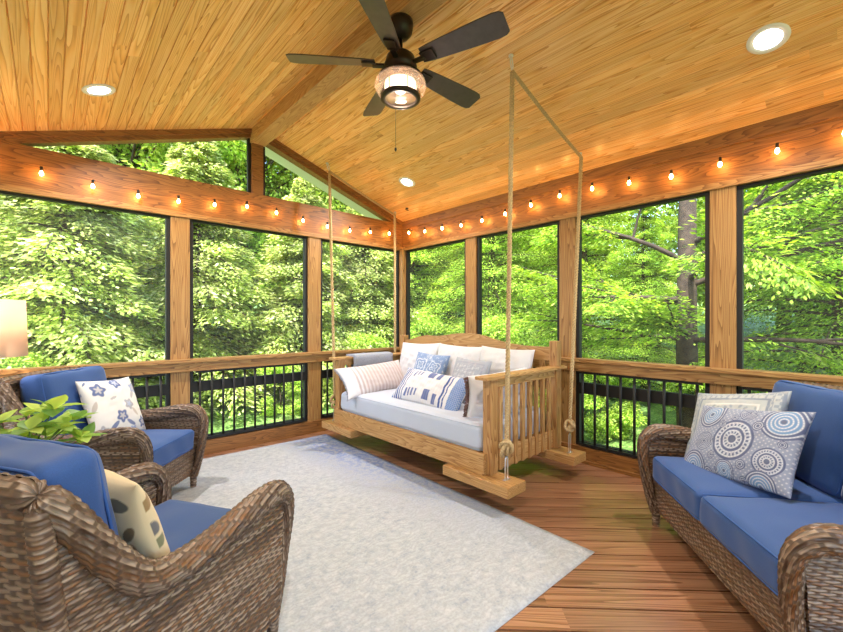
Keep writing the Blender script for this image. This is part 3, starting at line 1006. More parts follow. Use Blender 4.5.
# gable windows (triangular): black/grey frame
for n, sg, xa, xb in ((10, -1, RX - 0.06, 0.0), (11, 1, RX + 0.055, 3.17)):
    w = bpy.data.objects.new('window_%d' % n, None); link(w); struct(w, 'triangular gable window above the header beam')
    y = YA + 0.05
    mb = MB()
    mb.box(min(xa, xa + sg * 0.03), max(xa, xa + sg * 0.03), y - 0.02, y + 0.02, 2.575, rz(xa, 0.08))
    mb.build('window_frame', M['black'], w)
    xi = xa + sg * 0.03
    xm = RX + sg * (RZ - 0.08 - 2.575) / SL
    mesh_obj('screen', [(xi, y, 2.575), (xm, y, 2.575), (xi, y, rz(xi, 0.08))], [(0, 1, 2)], M['screen'], w)
# baluster panels
def balusters(axis, lst, zt, fixed, label):
    mid = (lst[0] + lst[-1]) / 2
    loc = (mid, fixed, 0.145) if axis == 'x' else (fixed, mid, 0.145)
    T = thing('baluster_panel', label, 'railing', loc, 0, 'black baluster panels under the hand rail')
    span = abs(lst[-1] - lst[0]) / 2 + 0.035
    for nm, z in (('bottom_rail', 0.018), ('top_rail', zt - 0.145 - 0.012)):
        mb = MB()
        if axis == 'x': mb.box(-span, span, -0.012, 0.012, z - 0.012, z + 0.012)
        else: mb.box(-0.012, 0.012, -span, span, z - 0.012, z + 0.012)
        mb.build(nm, M['black'], T)
    for v in lst:
        mb = MB()
        d = v - mid
        mb.lathe([(0.0, 0.005), (0.0110, 0.005), (0.0110, zt - 0.147), (0.0, zt - 0.147)], n=10)
        o = mb.build('baluster', M['black'], T, loc=((d, 0, 0) if axis == 'x' else (0, d, 0)))
names_A = ['black metal baluster panel of the long wall behind the far wicker armchair', 'black metal baluster panel of the long wall in the bay right of the far armchair', 'black metal baluster panel of the long wall behind the left end of the swing bed']
for i, (a, b) in enumerate(A_bays):
    n = 11
    c = (a + b) / 2
    balusters('x', [c - 0.051 * (n - 1) + 0.102 * k for k in range(n)], 0.806, YA + 0.0, names_A[i])
names_B = ['black metal baluster panel of the right wall nearest the room corner, behind the pillows', 'black metal baluster panel of the right wall behind the swing bed back', 'black metal baluster panel of the right wall between swing bed and loveseat', 'black metal baluster panel of the right wall behind the blue loveseat']
for i, (a, b) in enumerate(B_bays[:4]):
    n = 9
    c = (a + b) / 2 
    balusters('y', [c - 0.0545 * (n - 1) + 0.109 * k for k in range(n)], 0.821, XB + 0.0, names_B[i])

# ------------------------------------------------------------------ rug
def rugP():
    nx, ny = 60, 75
    xs = np.linspace(-1.23, 1.23, nx); ys = np.linspace(-1.54, 1.54, ny)
    X, Y = np.meshgrid(xs, ys, indexing='ij')
    Z = 0.009 + 0.0012 * noise2(X * 6, Y * 6, 2)
    Z[0, :] = Z[-1, :] = 0.002; Z[:, 0] = Z[:, -1] = 0.002
    v = np.stack([X, Y, Z], -1).reshape(-1, 3)
    i = np.arange(nx * ny).reshape(nx, ny)
    f = np.stack([i[:-1, :-1], i[1:, :-1], i[1:, 1:], i[:-1, 1:]], -1).reshape(-1, 4)
    vb = v.copy(); vb[:, 2] = 0.001
    rim = np.concatenate([i[:, 0], i[-1, 1:], i[::-1, -1][1:], i[0, ::-1][1:]])
    fr = np.stack([rim[:-1], rim[:-1] + nx * ny, rim[1:] + nx * ny, rim[1:]], -1)
    return np.concatenate([v, vb]), np.concatenate([f, f[:, ::-1] + nx * ny, fr])
v, f = rugP()
rug = mesh_obj('area_rug', v, f, M['rug'], smooth=True, loc=(1.02, 2.565, 0.0))
rug.rotation_euler = (0, 0, R(-1.6))
tag(rug, 'large pale grey area rug with faded blue pattern on the deck', 'rug')

# ------------------------------------------------------------------ seats
near = wicker_seat('wicker_armchair', 'brown wicker armchair in the left foreground, seen from behind its side', 'armchair', (0.186, 1.706, 0.010), R(30), 0.325, 1, 'wicker armchairs with blue cushions', leg_h=0.1)
far = near.copy(); link(far)
far['label'] = 'brown wicker armchair by the long wall railing holding the white floral cushion'
far.location = (0.325, 3.44, 0.010); far.rotation_euler = (0, 0, R(-41))
for ch in near.children:
    c = ch.copy(); link(c); c.parent = far
    for g in ch.children:
        d = g.copy(); link(d); d.parent = c
sofa = wicker_seat('wicker_loveseat', 'brown wicker loveseat with blue seat and back cushions on the right', 'sofa', (2.522, 0.20, 0.0), R(128.3), 0.615, 2)

def loc_in(T, p):
    rz_ = T.rotation_euler[2]
    return (T.location.x + p[0] * math.cos(rz_) - p[1] * math.sin(rz_), T.location.y + p[0] * math.sin(rz_) + p[1] * math.cos(rz_), T.location.z + p[2])

pillow('throw_cushion', 'cream square cushion with brown leaf print on the foreground armchair', 0.42, 0.42, 0.13, pat_leafy, loc_in(near, (-0.085, -0.09, 0.625)), R(30 - 8), R(20), R(4), seed=1, group='scatter cushions on the wicker seats')
pillow('throw_cushion', 'white square cushion with blue and grey flowers on the far armchair', 0.44, 0.44, 0.14, pat_floral, loc_in(far, (-0.07, 0.10, 0.645)), R(-41 - 4), R(22), R(-4), seed=2, group='scatter cushions on the wicker seats')
pillow('throw_cushion', 'navy and white rectangular cushion with round medallions at the front of the loveseat', 0.61, 0.42, 0.13, pat_medallion, loc_in(sofa, (0.10, -0.245, 0.625)), R(128.3 + 14), R(30), R(10), seed=3, n=200, group='scatter cushions on the wicker seats')
pillow('throw_cushion', 'grey patterned cushion with key border behind the medallion cushion', 0.54, 0.44, 0.13, pat_greek, loc_in(sofa, (0.035, -0.425, 0.665)), R(128.3 + 18), R(26), R(12), seed=4, n=150, group='scatter cushions on the wicker seats')

# ------------------------------------------------------------------ hanging daybed
bed = thing('swing_bed', 'pine swing bed hung on ropes by the right wall', 'swing bed', (2.72, 2.75, 0))
def BX(x): return x - 2.72
def BY(y): return y - 2.75
y0b, y1b = 1.76, 3.74
mb = MB(); mb.box(BX(2.20), BX(2.235), BY(y0b), BY(y1b), 0.205, 0.35, 0.004)
mb.build('front_board', M['bedy'], bed)
mb = MB(); mb.box(BX(3.20), BX(3.235), BY(y0b), BY(y1b), 0.205, 0.35, 0.004)
mb.build('rear_board', M['bedy'], bed)
for yy in (y0b, y1b - 0.035):
    mb = MB(); mb.box(BX(2.235), BX(3.20), BY(yy), BY(yy + 0.035), 0.205, 0.35, 0.004)
    mb.build('end_board', M['bedx'], bed)
mb = MB()
for k in range(9):
    y = BY(y0b + 0.12 + k * 0.21)
    mb.box(BX(2.235), BX(3.20), y - 0.04, y + 0.04, 0.305, 0.328)
mb.build('slats', M['bedx'], bed)
# hanger planks under the corners
for x in (2.145, 3.02):
    for a, b in ((1.52, 2.10), (3.34, 3.90)):
        mb = MB(); mb.box(BX(x), BX(x + 0.2), BY(a), BY(b), 0.135, 0.204, 0.004)
        mb.build('hanger_plank', M['bedy'], bed)
# end panels
for e, yy in ((0, y0b - 0.02), (1, y1b - 0.02)):
    yc = yy + 0.02
    mb = MB(); mb.box(BX(2.235), BX(2.315), BY(yc - 0.035), BY(yc + 0.035), 0.205, 0.862, 0.005)
    mb.build('front_post', M['bedz'], bed)
    mb = MB(); mb.box(BX(3.12), BX(3.20), BY(yc - 0.035), BY(yc + 0.035), 0.205, 1.10, 0.006)
    mb.build('rear_post', M['bedz'], bed)
    mb = MB(); mb.box(BX(2.17), BX(3.26), BY(yc - 0.055), BY(yc + 0.055), 0.862, 0.886, 0.006)
    mb.build('arm_rest', M['bedx'], bed)
    mb = MB(); mb.box(BX(2.315), BX(3.12), BY(yc - 0.018), BY(yc + 0.018), 0.80, 0.862, 0.003)
    mb.build('arm_apron', M['bedx'], bed)
    for k in range(8):
        x = 2.385 + k * 0.0955
        mb = MB(); mb.box(BX(x - 0.019), BX(x + 0.019), BY(yc - 0.013), BY(yc + 0.013), 0.205, 0.81, 0.003)
        mb.build('slat', M['bedz'], bed)
# camel-back board with slats below
prof = [(1.80, 1.045), (2.08, 1.048), (2.22, 1.060), (2.36, 1.085), (2.50, 1.120), (2.62, 1.138), (2.75, 1.145), (2.88, 1.138), (3.0, 1.122), (3.16, 1.10), (3.33, 1.108), (3.46, 1.09), (3.58, 1.058), (3.70, 1.045)]
poly = [(BY(y), z) for y, z in prof] + [(BY(3.70), 0.93), (BY(1.80), 0.93)]
mb = MB(); mb.prism(poly, 'x', BX(3.145), BX(3.175))
mb.build('back_crest', M['bedy'], bed)
mb = MB(); mb.box(BX(3.145), BX(3.175), BY(1.79), BY(3.71), 0.36, 0.42, 0.003)
mb.build('back_rail', M['bedy'], bed)
for k in range(15):
    y = 1.88 + k * 0.125
    mb = MB(); mb.box(BX(3.15), BX(3.17), BY(y - 0.026), BY(y + 0.026), 0.41, 0.94, 0.003)
    mb.build('back_slat', M['bedz'], bed)
mt = rounded_cushion('mattress', 0.88, 1.88, 0.20, M['sheet'], bed, (BX(2.675), BY(2.75), 0.434), puff=0.012, r=0.05, n=40)
# ropes
def helix_rope(mb, pts, rad=0.0085, pitch=0.075):
    pts = [Vector(p) for p in pts]
    at, L = cat_rom([tuple(p) for p in pts], 200) if len(pts) > 2 else ((lambda s, a=np.array(pts[0]), b=np.array(pts[1]): a + (b - a) * s[..., None]), (pts[1] - pts[0]).length)
    n = int(L / 0.011)
    s = np.linspace(0, 1, n)
    c = at(s)
    T = np.gradient(c, axis=0); T /= np.linalg.norm(T, axis=1, keepdims=True)
    ref = np.array((0.31, 0.2, 0.93)) if abs(T[:, 2]).mean() < 0.8 else np.array((1.0, 0.1, 0.0))
    A = ref - T * (T @ ref)[:, None]; A /= np.linalg.norm(A, axis=1, keepdims=True)
    B = np.cross(T, A)
    for k in range(3):
        th = 2 * PI * s * L / pitch + k * 2 * PI / 3
        q = c + (A * np.cos(th)[:, None] + B * np.sin(th)[:, None]) * rad
        mb.tube([tuple(p) for p in q], rad * 0.98, n=6)
def W2B(p): return (BX(p[0]), BY(p[1]), p[2])
ropes = []
hooks = {('f', 'n'): (2.245, 1.567), ('f', 'b'): (3.28, 1.60), ('l', 'n'): (2.268, 4.0), ('l', 'b'): (3.29, 4.075)}
def ceilz(x): return RZ - SL * abs(x - RX)
foot = {('f', 'n'): (2.262, 1.615), ('f', 'b'): (3.10, 1.60), ('l', 'n'): (2.262, 3.83), ('l', 'b'): (3.10, 3.84)}
for end in ('f', 'l'):
    kn = Vector((hooks[(end, 'n')][0] + 0.015, hooks[(end, 'n')][1] + (0.0 if end == 'f' else -0.02), ceilz(2.25) - 0.10))
    kb = Vector((hooks[(end, 'b')][0] - 0.02, hooks[(end, 'b')][1] - 0.02, ceilz(3.28) - 0.05))
    for wh, top in (('n', kn), ('b', kb)):
        hx, hy = hooks[(end, wh)]
        fx, fy = foot[(end, wh)]
        mb = MB()
        knz = 0.44
        helix_rope(mb, [W2B(tuple(top)), W2B((fx, fy, knz))])
        if wh == 'n':
            # rope run along the ceiling from the inner hook to the outer one
            mid = (kn + kb) / 2 + Vector((0, 0, -0.012))
            helix_rope(mb, [W2B(tuple(kn)), W2B(tuple(mid)), W2B(tuple(kb))], rad=0.007)
        r = mb.build('rope', M['rope'], bed)
        # knot: coiled loops
        mb = MB()
        c = Vector(W2B((fx, fy, knz - 0.035)))
        rs = random.Random(int(hx * 100))
        for q in range(5):
            n1 = Vector((rs.uniform(-1, 1), rs.uniform(-1, 1), rs.uniform(-0.8, 0.8))).normalized()
            a = n1.orthogonal().normalized(); b = n1.cross(a)
            rr = rs.uniform(0.032, 0.044)
            off = Vector((rs.uniform(-.012, .012), rs.uniform(-.012, .012), rs.uniform(-.035, .03)))
            mb.tube([c + off + a * rr * math.cos(k * PI / 8) + b * rr * math.sin(k * PI / 8) for k in range(16)], 0.0125, n=7, closed=True)
        mb.tube([c + Vector((0.012, 0, -0.02)), c + Vector((0.03, 0.01, -0.085)), c + Vector((0.022, 0.01, -0.115))], 0.009, n=6)
        mb.build('knot', M['rope'], r)
        mb = MB()
        for s_ in (-0.014, 0.014):
            mb.tube([(c.x + s_, c.y, 0.12), (c.x + s_, c.y, 0.30), (c.x + s_ * 0.9, c.y, 0.345), (c.x, c.y, 0.362)], 0.005, n=6)
            mb.lathe([(0, 0), (0.011, 0), (0.011, 0.008), (0, 0.008)], n=6, c=(c.x + s_, c.y, 0.126), smooth=False)
        mb.box(c.x - 0.028, c.x + 0.028, c.y - 0.012, c.y + 0.012, 0.205, 0.211)
        mb.build('u_bolt', M['steel'], r)
        mb = MB()
        hz = ceilz(hx)
        hv = Vector(W2B((hx, hy, hz))); tv = Vector(W2B(tuple(top)))
        mb.lathe([(0, 0), (0.016, 0), (0.016, -0.01), (0, -0.01)], n=12, c=tuple(hv))
        mb.tube([hv, (hv * 2 + tv) / 3 + Vector((0.012, 0, 0)), (hv + tv * 2) / 3 + Vector((0.012, 0, 0)), tv, (hv + tv * 2) / 3 - Vector((0.012, 0, 0)), (hv * 2 + tv) / 3 - Vector((0.012, 0, 0)), hv], 0.005, n=6)
        mb.build('ceiling_hook', plain('pale_cord', (0.75, 0.7, 0.62), 0.7) if end == 'f' and wh == 'n' else M['steel'], r)

# pillows on the bed (facing -x, leaned on the back board)
pw = (0.62, 0.61, 0.62)
G = 'pillows on the swing bed'
AZ = R(180)
for y, lab, w in ((3.33, 'large white pillow leaning on the bed back, nearest the room corner', 0.62), (2.74, 'large white pillow leaning on the bed back, in the middle', 0.62), (2.19, 'large white pillow leaning on the bed back, nearest the slatted end', 0.58)):
    pillow('pillow', lab, w, 0.52, 0.16, pat_plain(pw), (3.005, y, 0.775), AZ, R(14), R(1.5 if y > 3 else -1), seed=int(y * 10), group=G, cat='pillow', n=70, pinch=0.06)
pillow('throw_cushion', 'blue square cushion with pale scroll print, left of the grey one on the swing bed', 0.43, 0.43, 0.13, pat_paisley, (2.83, 2.97, 0.735), AZ + R(6), R(20), R(-3), seed=31, group='patterned cushions on the swing bed', n=130)
pillow('throw_cushion', 'grey square cushion with dark line border on the swing bed', 0.43, 0.43, 0.13, pat_greyblue, (2.77, 2.40, 0.725), AZ - R(2), R(22), R(-2), seed=32, group='patterned cushions on the swing bed', n=130)
pillow('lumbar_cushion', 'long white lumbar cushion with blue stripes and a solid blue end', 0.84, 0.34, 0.16, pat_lumbar, (2.52, 2.62, 0.655), AZ + R(2), R(38), R(-3), seed=33, cat='cushion', group='patterned cushions on the swing bed', n=170, fat=0.4)
sp = pillow('pillow', 'long pale pillow with faint brown stripes at the left end of the swing bed', 0.86, 0.36, 0.15, pat_stripe, (2.56, 3.50, 0.66), R(-90) , R(38), R(3), seed=34, cat='pillow', group=G, n=110, pinch=0.10)
wp = pillow('pillow', 'white pillow with dark brown fringe propped on the slatted end', 0.56, 0.40, 0.20, pat_plain((0.70, 0.69, 0.72)), (2.585, 1.945, 0.685), R(74), R(14), R(-4), seed=35, cat='pillow', group=G, n=80, pinch=0.10)
def fringe(parent, w, h, side, mat, pinch=0.10, n=46, rad=0.005, L=0.028):
    mb = MB()
    rs = random.Random(3)
    for k in range(n):
        v = -1 + 2 * k / (n - 1)
        y = side * w / 2 * (1 - pinch * (1 - v * v))
        z = v * h / 2
        mb.tube([(0, y - side * 0.006, z), (rs.uniform(-.006, .006), y + side * L * 0.6, z + rs.uniform(-.006, .004)), (rs.uniform(-.01, .01), y + side * L, z - 0.008 + rs.uniform(-.008, .004))], rad, n=5)
    mb.build('fringe', mat, parent)
fringe(wp, 0.56, 0.38, 1, M['fringe'])
fringe(sp, 0.86, 0.36, -1, M['throw'], L=0.012, rad=0.004)

# grey knitted throw folded over the left arm rest
def drape(name, x0, x1, yc, z, hf, hb, half=0.062, th=0.026):
    prof = []
    def add(y, zz): prof.append((y, zz))
    n = 8
    outer = [(-half - th, z - hf)] + [(-half - th, z - 0.02)] + [(-(half + th) * math.cos(R(a)), z + th * 1.0 * math.sin(R(a)) ** 0.6) for a in range(10, 180, 16)] + [(half + th, z - 0.02), (half + th, z - hb)]
    inner = [(half, z - hb), (half, z - 0.015), (half - 0.004, z + 0.001), (-half + 0.004, z + 0.001), (-half, z - 0.015), (-half, z - hf)]
    mb = MB()
    secs = 14
    rings = []
    pr = [(y, zz) for y, zz in outer + inner]
    for i in range(secs + 1):
        x = x0 + (x1 - x0) * i / secs
        wv_ = 0.004 * math.sin(i * 1.3)
        rings.append([mb.bm.verts.new((x + (0.004 * math.sin(k) if i in (0, secs) else 0), y + (wv_ if k < len(outer) else 0), zz)) for k, (y, zz) in enumerate(pr)])
    m = len(pr)
    for a, b in zip(rings, rings[1:]):
        for k in range(m):
            f = mb.bm.faces.new((a[k], a[(k + 1) % m], b[(k + 1) % m], b[k])); f.smooth = True
    mb.bm.faces.new(rings[0]); mb.bm.faces.new(rings[-1][::-1])
    return mb.build(name, M['throw'], None, loc=((x0 + x1) / 2 * 0, yc, 0))
th = drape('folded_throw', 2.40, 2.91, y1b, 0.886, 0.27, 0.24)
tag(th, 'grey folded throw hung over the far arm of the swing bed', 'throw')

# ------------------------------------------------------------------ ceiling fan
FX, FY = 1.573, 1.896
fan = thing('ceiling_fan', 'dark bronze five blade ceiling fan with caged lantern light', 'ceiling fan', (FX, FY, 2.53))
z0 = 2.53
mb = MB(); mb.lathe([(0, 0.556), (0.075, 0.556), (0.078, 0.53), (0.070, 0.485), (0.045, 0.455), (0.022, 0.445), (0, 0.445)], n=32); mb.build('canopy', M['bronze'], fan)
mb = MB(); mb.lathe([(0, 0.46), (0.013, 0.46), (0.013, 0.375), (0.03, 0.37), (0.033, 0.35), (0, 0.345)], n=20); mb.build('downrod', M['bronze'], fan)
mb = MB(); mb.lathe([(0, 0.36), (0.06, 0.357), (0.085, 0.335), (0.094, 0.30), (0.100, 0.285), (0.100, 0.262), (0.088, 0.25), (0.105, 0.225), (0.128, 0.205), (0.132, 0.190), (0.12, 0.18), (0, 0.18)], n=48); mb.build('motor_housing', M['bronze'], fan)
def blade_pts():
    # outline: rounded paddle
    n = 26
    rs_ = np.linspace(0.155, 0.668, n)
    w = np.interp(rs_, [0.155, 0.20, 0.30, 0.5, 0.61, 0.655, 0.668], [0.046, 0.053, 0.060, 0.071, 0.074, 0.068, 0.054])
    return rs_, w
for a in (142, 214, 286, 358, 70):
    rs_, w = blade_pts()
    mb = MB()
    th_ = R(a)
    pitch = R(-15)
    top, bot = [], []
    for r_, ww in zip(rs_, w):
        row_t, row_b = [], []
        for q in (-1, -0.5, 0, 0.5, 1):
            yv = q * ww
            zz = 0.298 + math.sin(pitch) * yv
            yy = math.cos(pitch) * yv
            row_t.append(mb.bm.verts.new((r_ * math.cos(th_) - yy * math.sin(th_), r_ * math.sin(th_) + yy * math.cos(th_), zz + 0.0035)))
            row_b.append(mb.bm.verts.new((r_ * math.cos(th_) - yy * math.sin(th_), r_ * math.sin(th_) + yy * math.cos(th_), zz - 0.0035)))
        top.append(row_t); bot.append(row_b)
    for i in range(len(top) - 1):
        for k in range(4):
            mb.bm.faces.new((top[i][k], top[i + 1][k], top[i + 1][k + 1], top[i][k + 1]))
            mb.bm.faces.new((bot[i][k], bot[i][k + 1], bot[i + 1][k + 1], bot[i + 1][k]))
        mb.bm.faces.new((top[i][0], bot[i][0], bot[i + 1][0], top[i + 1][0]))
        mb.bm.faces.new((top[i][4], top[i + 1][4], bot[i + 1][4], bot[i][4]))
    for i, sgn in ((0, 1), (-1, -1)):
        for k in range(4):
            mb.bm.faces.new((top[i][k], top[i][k + 1], bot[i][k + 1], bot[i][k]))
    b = mb.build('blade', M['blade'], fan)
    mb = MB()
    ca, sa = math.cos(th_), math.sin(th_)
    Mx = Matrix.Rotation(th_, 4, 'Z')
    mb.box(0.085, 0.17, -0.016, 0.016, 0.274, 0.288, 0.003, M=Mx)
    mb.box(0.15, 0.235, -0.034, 0.034, 0.281, 0.291, 0.003, M=Mx @ Matrix.Translation((0, 0, 0.287)) @ Matrix.Rotation(pitch, 4, 'X') @ Matrix.Translation((0, 0, -0.287)))
    mb.build('blade_iron', M['bronze'], b)
# lantern
mb = MB(); mb.lathe([(0.128, 0.215), (0.150, 0.19), (0.158, 0.162), (0.150, 0.135), (0.128, 0.112), (0.124, 0.113), (0.146, 0.137), (0.154, 0.162), (0.146, 0.188), (0.124, 0.213)], n=48); mb.build('outer_glass', M['glass2'], fan)
mb = MB(); mb.lathe([(0.094, 0.215), (0.096, 0.15), (0.098, 0.09), (0.094, 0.09), (0.092, 0.15), (0.090, 0.215)], n=40); mb.build('lantern_glass', M['glass'], fan)
mb = MB()
mb.lathe([(0.118, 0.102), (0.121, 0.082), (0.096, 0.076), (0.090, 0.086), (0.098, 0.10)], n=40, close=True)
mb.lathe([(0.130, 0.222), (0.132, 0.208), (0.118, 0.206), (0.118, 0.22)], n=40, close=True)
for k in range(6):
    a = R(k * 60 + 12)
    mb.tube([(0.106 * math.cos(a), 0.106 * math.sin(a), 0.09), (0.108 * math.cos(a), 0.108 * math.sin(a), 0.215)], 0.0035, n=6)
mb.build('light_cage', M['bronze'], fan)
mb = MB(); mb.lathe([(0, 0.20), (0.016, 0.195), (0.030, 0.17), (0.033, 0.15), (0.028, 0.13), (0.012, 0.118), (0, 0.115)], n=20); mb.build('light_bulb', M['fanbulb'], fan)
mb = MB()
mb.tube([(0.03, 0.085, 0.2), (0.035, 0.09, -0.17)], 0.0012, n=5)
mb.lathe([(0, 0.0), (0.006, -0.003), (0.008, -0.014), (0.004, -0.024), (0, -0.026)], n=10, c=(0.035, 0.09, -0.17))
mb.build('pull_chain', M['bronze'], fan)

# ------------------------------------------------------------------ recessed lights
cans = [((2.889, 0.347), 'recessed ceiling light above the loveseat, upper right of the picture'), ((2.911, 3.397), 'small recessed ceiling light above the far end of the swing bed'), ((0.247, 3.409), 'recessed ceiling light on the left slope above the far armchair'), ((0.247, 0.35), 'recessed ceiling light behind the camera on the left slope')]
for (x, y), lab in cans:
    sg = 1 if x > RX else -1
    T = thing('recessed_light', lab, 'ceiling light', (x, y, ceilz(x)), 0, 'recessed ceiling lights')
    T.rotation_euler = (0, sg * math.atan(SL), 0)
    mb = MB(); mb.lathe([(0.062, 0.004), (0.062, -0.004), (0.088, -0.006), (0.094, -0.002), (0.094, 0.003)], n=40, close=True); mb.build('trim_ring', M['white'], T)
    mb = MB(); mb.lathe([(0, -0.003), (0.0625, -0.003), (0.0625, 0.002), (0, 0.002)], n=40); mb.build('lens', M['can'], T)
mb = MB(); mb.lathe([(0, 0), (0.02, 0), (0.018, -0.008), (0.006, -0.012), (0.006, -0.03), (0, -0.032)], n=14); mb.tube([(0.0, 0, -0.028), (0.03, 0.0, -0.02)], 0.004, n=6); mb.tube([(0.0, 0, -0.028), (-0.03, 0.0, -0.02)], 0.004, n=6)
o = mb.build('ceiling_hook', M['black'], None, loc=(3.288, 3.837, ceilz(3.288)))
tag(o, 'small dark hook on the ceiling near the room corner', 'hook')

# ------------------------------------------------------------------ string lights
sl = thing('string_lights', 'string of small glowing globe bulbs along both header beams', 'string lights', (3.45, 4.12, 2.40))
O = Vector((3.45, 4.12, 2.40))
bp = []
zs = [2.43, 2.42, 2.372, 2.343, 2.328, 2.343, 2.371, 2.414, 2.401, 2.368, 2.352, 2.351, 2.375, 2.401]
xs = [-0.36, -0.33] 
for k in range(-1, 12):
    x = -0.036 + 0.299 * k
    bp.append(Vector((x, 4.15, ([2.40] + [2.372, 2.343, 2.328, 2.343, 2.371, 2.41, 2.401, 2.368, 2.352, 2.351, 2.375, 2.401])[k + 1])))
zb = [2.417, 2.387, 2.374, 2.359, 2.358, 2.371, 2.397, 2.42, 2.414, 2.388, 2.359, 2.365, 2.367, 2.38, 2.40, 2.42]
for k, z in enumerate(zb):
    bp.append(Vector((3.46, 4.0 - 0.3025 * k, z)))
mb = MB()
cord = []
for i, p in enumerate(bp):
    q = p + Vector((0, 0, 0.045)) - O
    cord.append(q)
    if i + 1 < len(bp) and i != 12:
        nx = bp[i + 1] + Vector((0, 0, 0.045)) - O
        cord.append((q + nx) / 2 + Vector((0, 0, -0.012)))
mb.tube(cord, 0.0016, n=5)
mb.build('cord', plain('brown_cord', (0.10, 0.045, 0.02), 0.6), sl)
for p in bp:
    q = p - O
    mb = MB(); mb.lathe([(0, 0.020), (0.006, 0.016), (0.0115, 0.004), (0.0125, -0.004), (0.010, -0.013), (0.005, -0.018), (0, -0.019)], n=14)
    b = mb.build('bulb', M['bulb'], sl, loc=q)
    mb = MB(); mb.lathe([(0, 0.05), (0.009, 0.05), (0.010, 0.024), (0.008, 0.018), (0, 0.018)], n=10)
    mb.build('socket', M['black'], b)

# ------------------------------------------------------------------ lamp, side table, plant
lamp = thing('floor_lamp', 'floor lamp with cream drum shade in the left corner', 'lamp', (-0.29, 3.93, 0))
mb = MB(); mb.lathe([(0, 0), (0.13, 0), (0.13, 0.015), (0.10, 0.03), (0, 0.035)], n=32); mb.build('base', M['bronze'], lamp)
mb = MB(); mb.lathe([(0, 0.03), (0.012, 0.03), (0.012, 1.16), (0.02, 1.18), (0.02, 1.2), (0, 1.2)], n=16); mb.build('pole', M['bronze'], lamp)
mb = MB(); mb.lathe([(0.19, 1.03), (0.178, 1.41), (0.175, 1.41), (0.187, 1.03)], n=48, close=True); mb.build('lamp_shade', M['shade'], lamp)
mb = MB(); mb.lathe([(0, 1.30), (0.02, 1.29), (0.032, 1.26), (0.025, 1.22), (0.012, 1.2), (0, 1.2)], n=16); mb.build('light_bulb', glow('lamp_bulb', (1.0, 0.70, 0.45), 110.0), lamp)

tab = thing('side_table', 'small round dark side table between the two armchairs', 'side table', (-0.02, 2.62, 0.01))
mb = MB(); mb.lathe([(0, 0.50), (0.22, 0.50), (0.225, 0.51), (0.22, 0.522), (0, 0.525)], n=40); mb.build('table_top', M['bronze'], tab)
for k in range(4):
    a = R(45 + 90 * k)
    mb = MB(); mb.tube([(0.13 * math.cos(a), 0.13 * math.sin(a), 0.50), (0.17 * math.cos(a), 0.17 * math.sin(a), 0.0)], 0.012, n=8); mb.build('leg', M['bronze'], tab)
pl = thing('potted_plant', 'lime green leafy plant in a pale pot between the armchairs', 'plant', (-0.06, 2.62, 0.534))
pl.scale = (0.88, 0.88, 0.92)
mb = MB(); mb.lathe([(0, 0), (0.065, 0), (0.085, 0.10), (0.09, 0.13), (0.082, 0.13), (0.078, 0.115), (0, 0.115)], n=32); pot = mb.build('pot', M['pot'], pl)
rs = random.Random(5)
mbs = MB()
lv, lf, lc = [], [], []
def leaf(base, d, up, L, W, colr):
    d = d.normalized(); side = d.cross(up).normalized(); nrm = side.cross(d)
    b0 = len(lv)
    rows = [(0.0, 0.02), (0.15, 0.55), (0.35, 1.0), (0.6, 0.8), (0.85, 0.35), (1.0, 0.0)]
    for tt, ww in rows:
        c = base + d * L * tt + nrm * (-0.25 * L * tt * tt)
        for q in (-1, 0, 1):
            lv.append(tuple(c + side * W * ww * q + nrm * (0.16 * W * abs(q) * ww)))
            k = 0.85 if q == 0 else 1.0
            lc.append((colr[0] * k, colr[1] * k, colr[2] * k))
    for i in range(len(rows) - 1):
        for q in range(2):
            a = b0 + i * 3 + q
            lf.append((a, a + 1, a + 4, a + 3))
# rosettes of pointed leaves at stem tips
tips = [((0.09, -0.13, 0.36), 0.13), ((-0.08, -0.10, 0.27), 0.11), ((0.18, 0.05, 0.26), 0.13), ((-0.02, 0.12, 0.30), 0.11), ((-0.16, 0.04, 0.22), 0.10), ((0.07, -0.20, 0.20), 0.10), ((0.20, -0.12, 0.20), 0.10), ((-0.14, -0.16, 0.17), 0.09), ((0.05, -0.02, 0.33), 0.11), ((0.14, 0.16, 0.17), 0.10), ((0.12, -0.04, 0.25), 0.11), ((0.0, -0.16, 0.28), 0.11), ((-0.05, 0.02, 0.20), 0.11), ((0.22, -0.04, 0.17), 0.10), ((0.02, -0.10, 0.17), 0.11), ((0.12, -0.18, 0.27), 0.10), ((-0.12, 0.0, 0.30), 0.10), ((0.06, 0.08, 0.19), 0.11)]
for (tx, ty, tz), L in tips:
    mbs.tube([(0, 0, 0.11), (tx * 0.5, ty * 0.5, tz * 0.7), (tx, ty, tz)], 0.0035, n=6)
    n = rs.choice((5, 6, 7))
    for k in range(n):
        a = 2 * PI * k / n + rs.uniform(-.3, .3)
        el = rs.uniform(-0.1, 1.0)
        d = Vector((math.cos(a) * math.cos(el), math.sin(a) * math.cos(el), math.sin(el)))
        gcol = rs.choice(((0.42, 0.60, 0.09), (0.54, 0.70, 0.15), (0.28, 0.46, 0.08), (0.20, 0.38, 0.10)))
        leaf(Vector((tx, ty, tz)), d, Vector((0, 0, 1)), L * rs.uniform(0.8, 1.15), L * 0.36, gcol)
mbs.build('stems', plain('stem_green', (0.12, 0.22, 0.05), 0.6), pl)
mesh_obj('leaves', lv, lf, M['plantleaf'], pl, smooth=True, col=np.array(lc))['kind'] = 'stuff'
mb = MB(); mb.lathe([(0, 0.118), (0.077, 0.118), (0, 0.122)], n=20); mb.build('soil', M['soil'], pl)

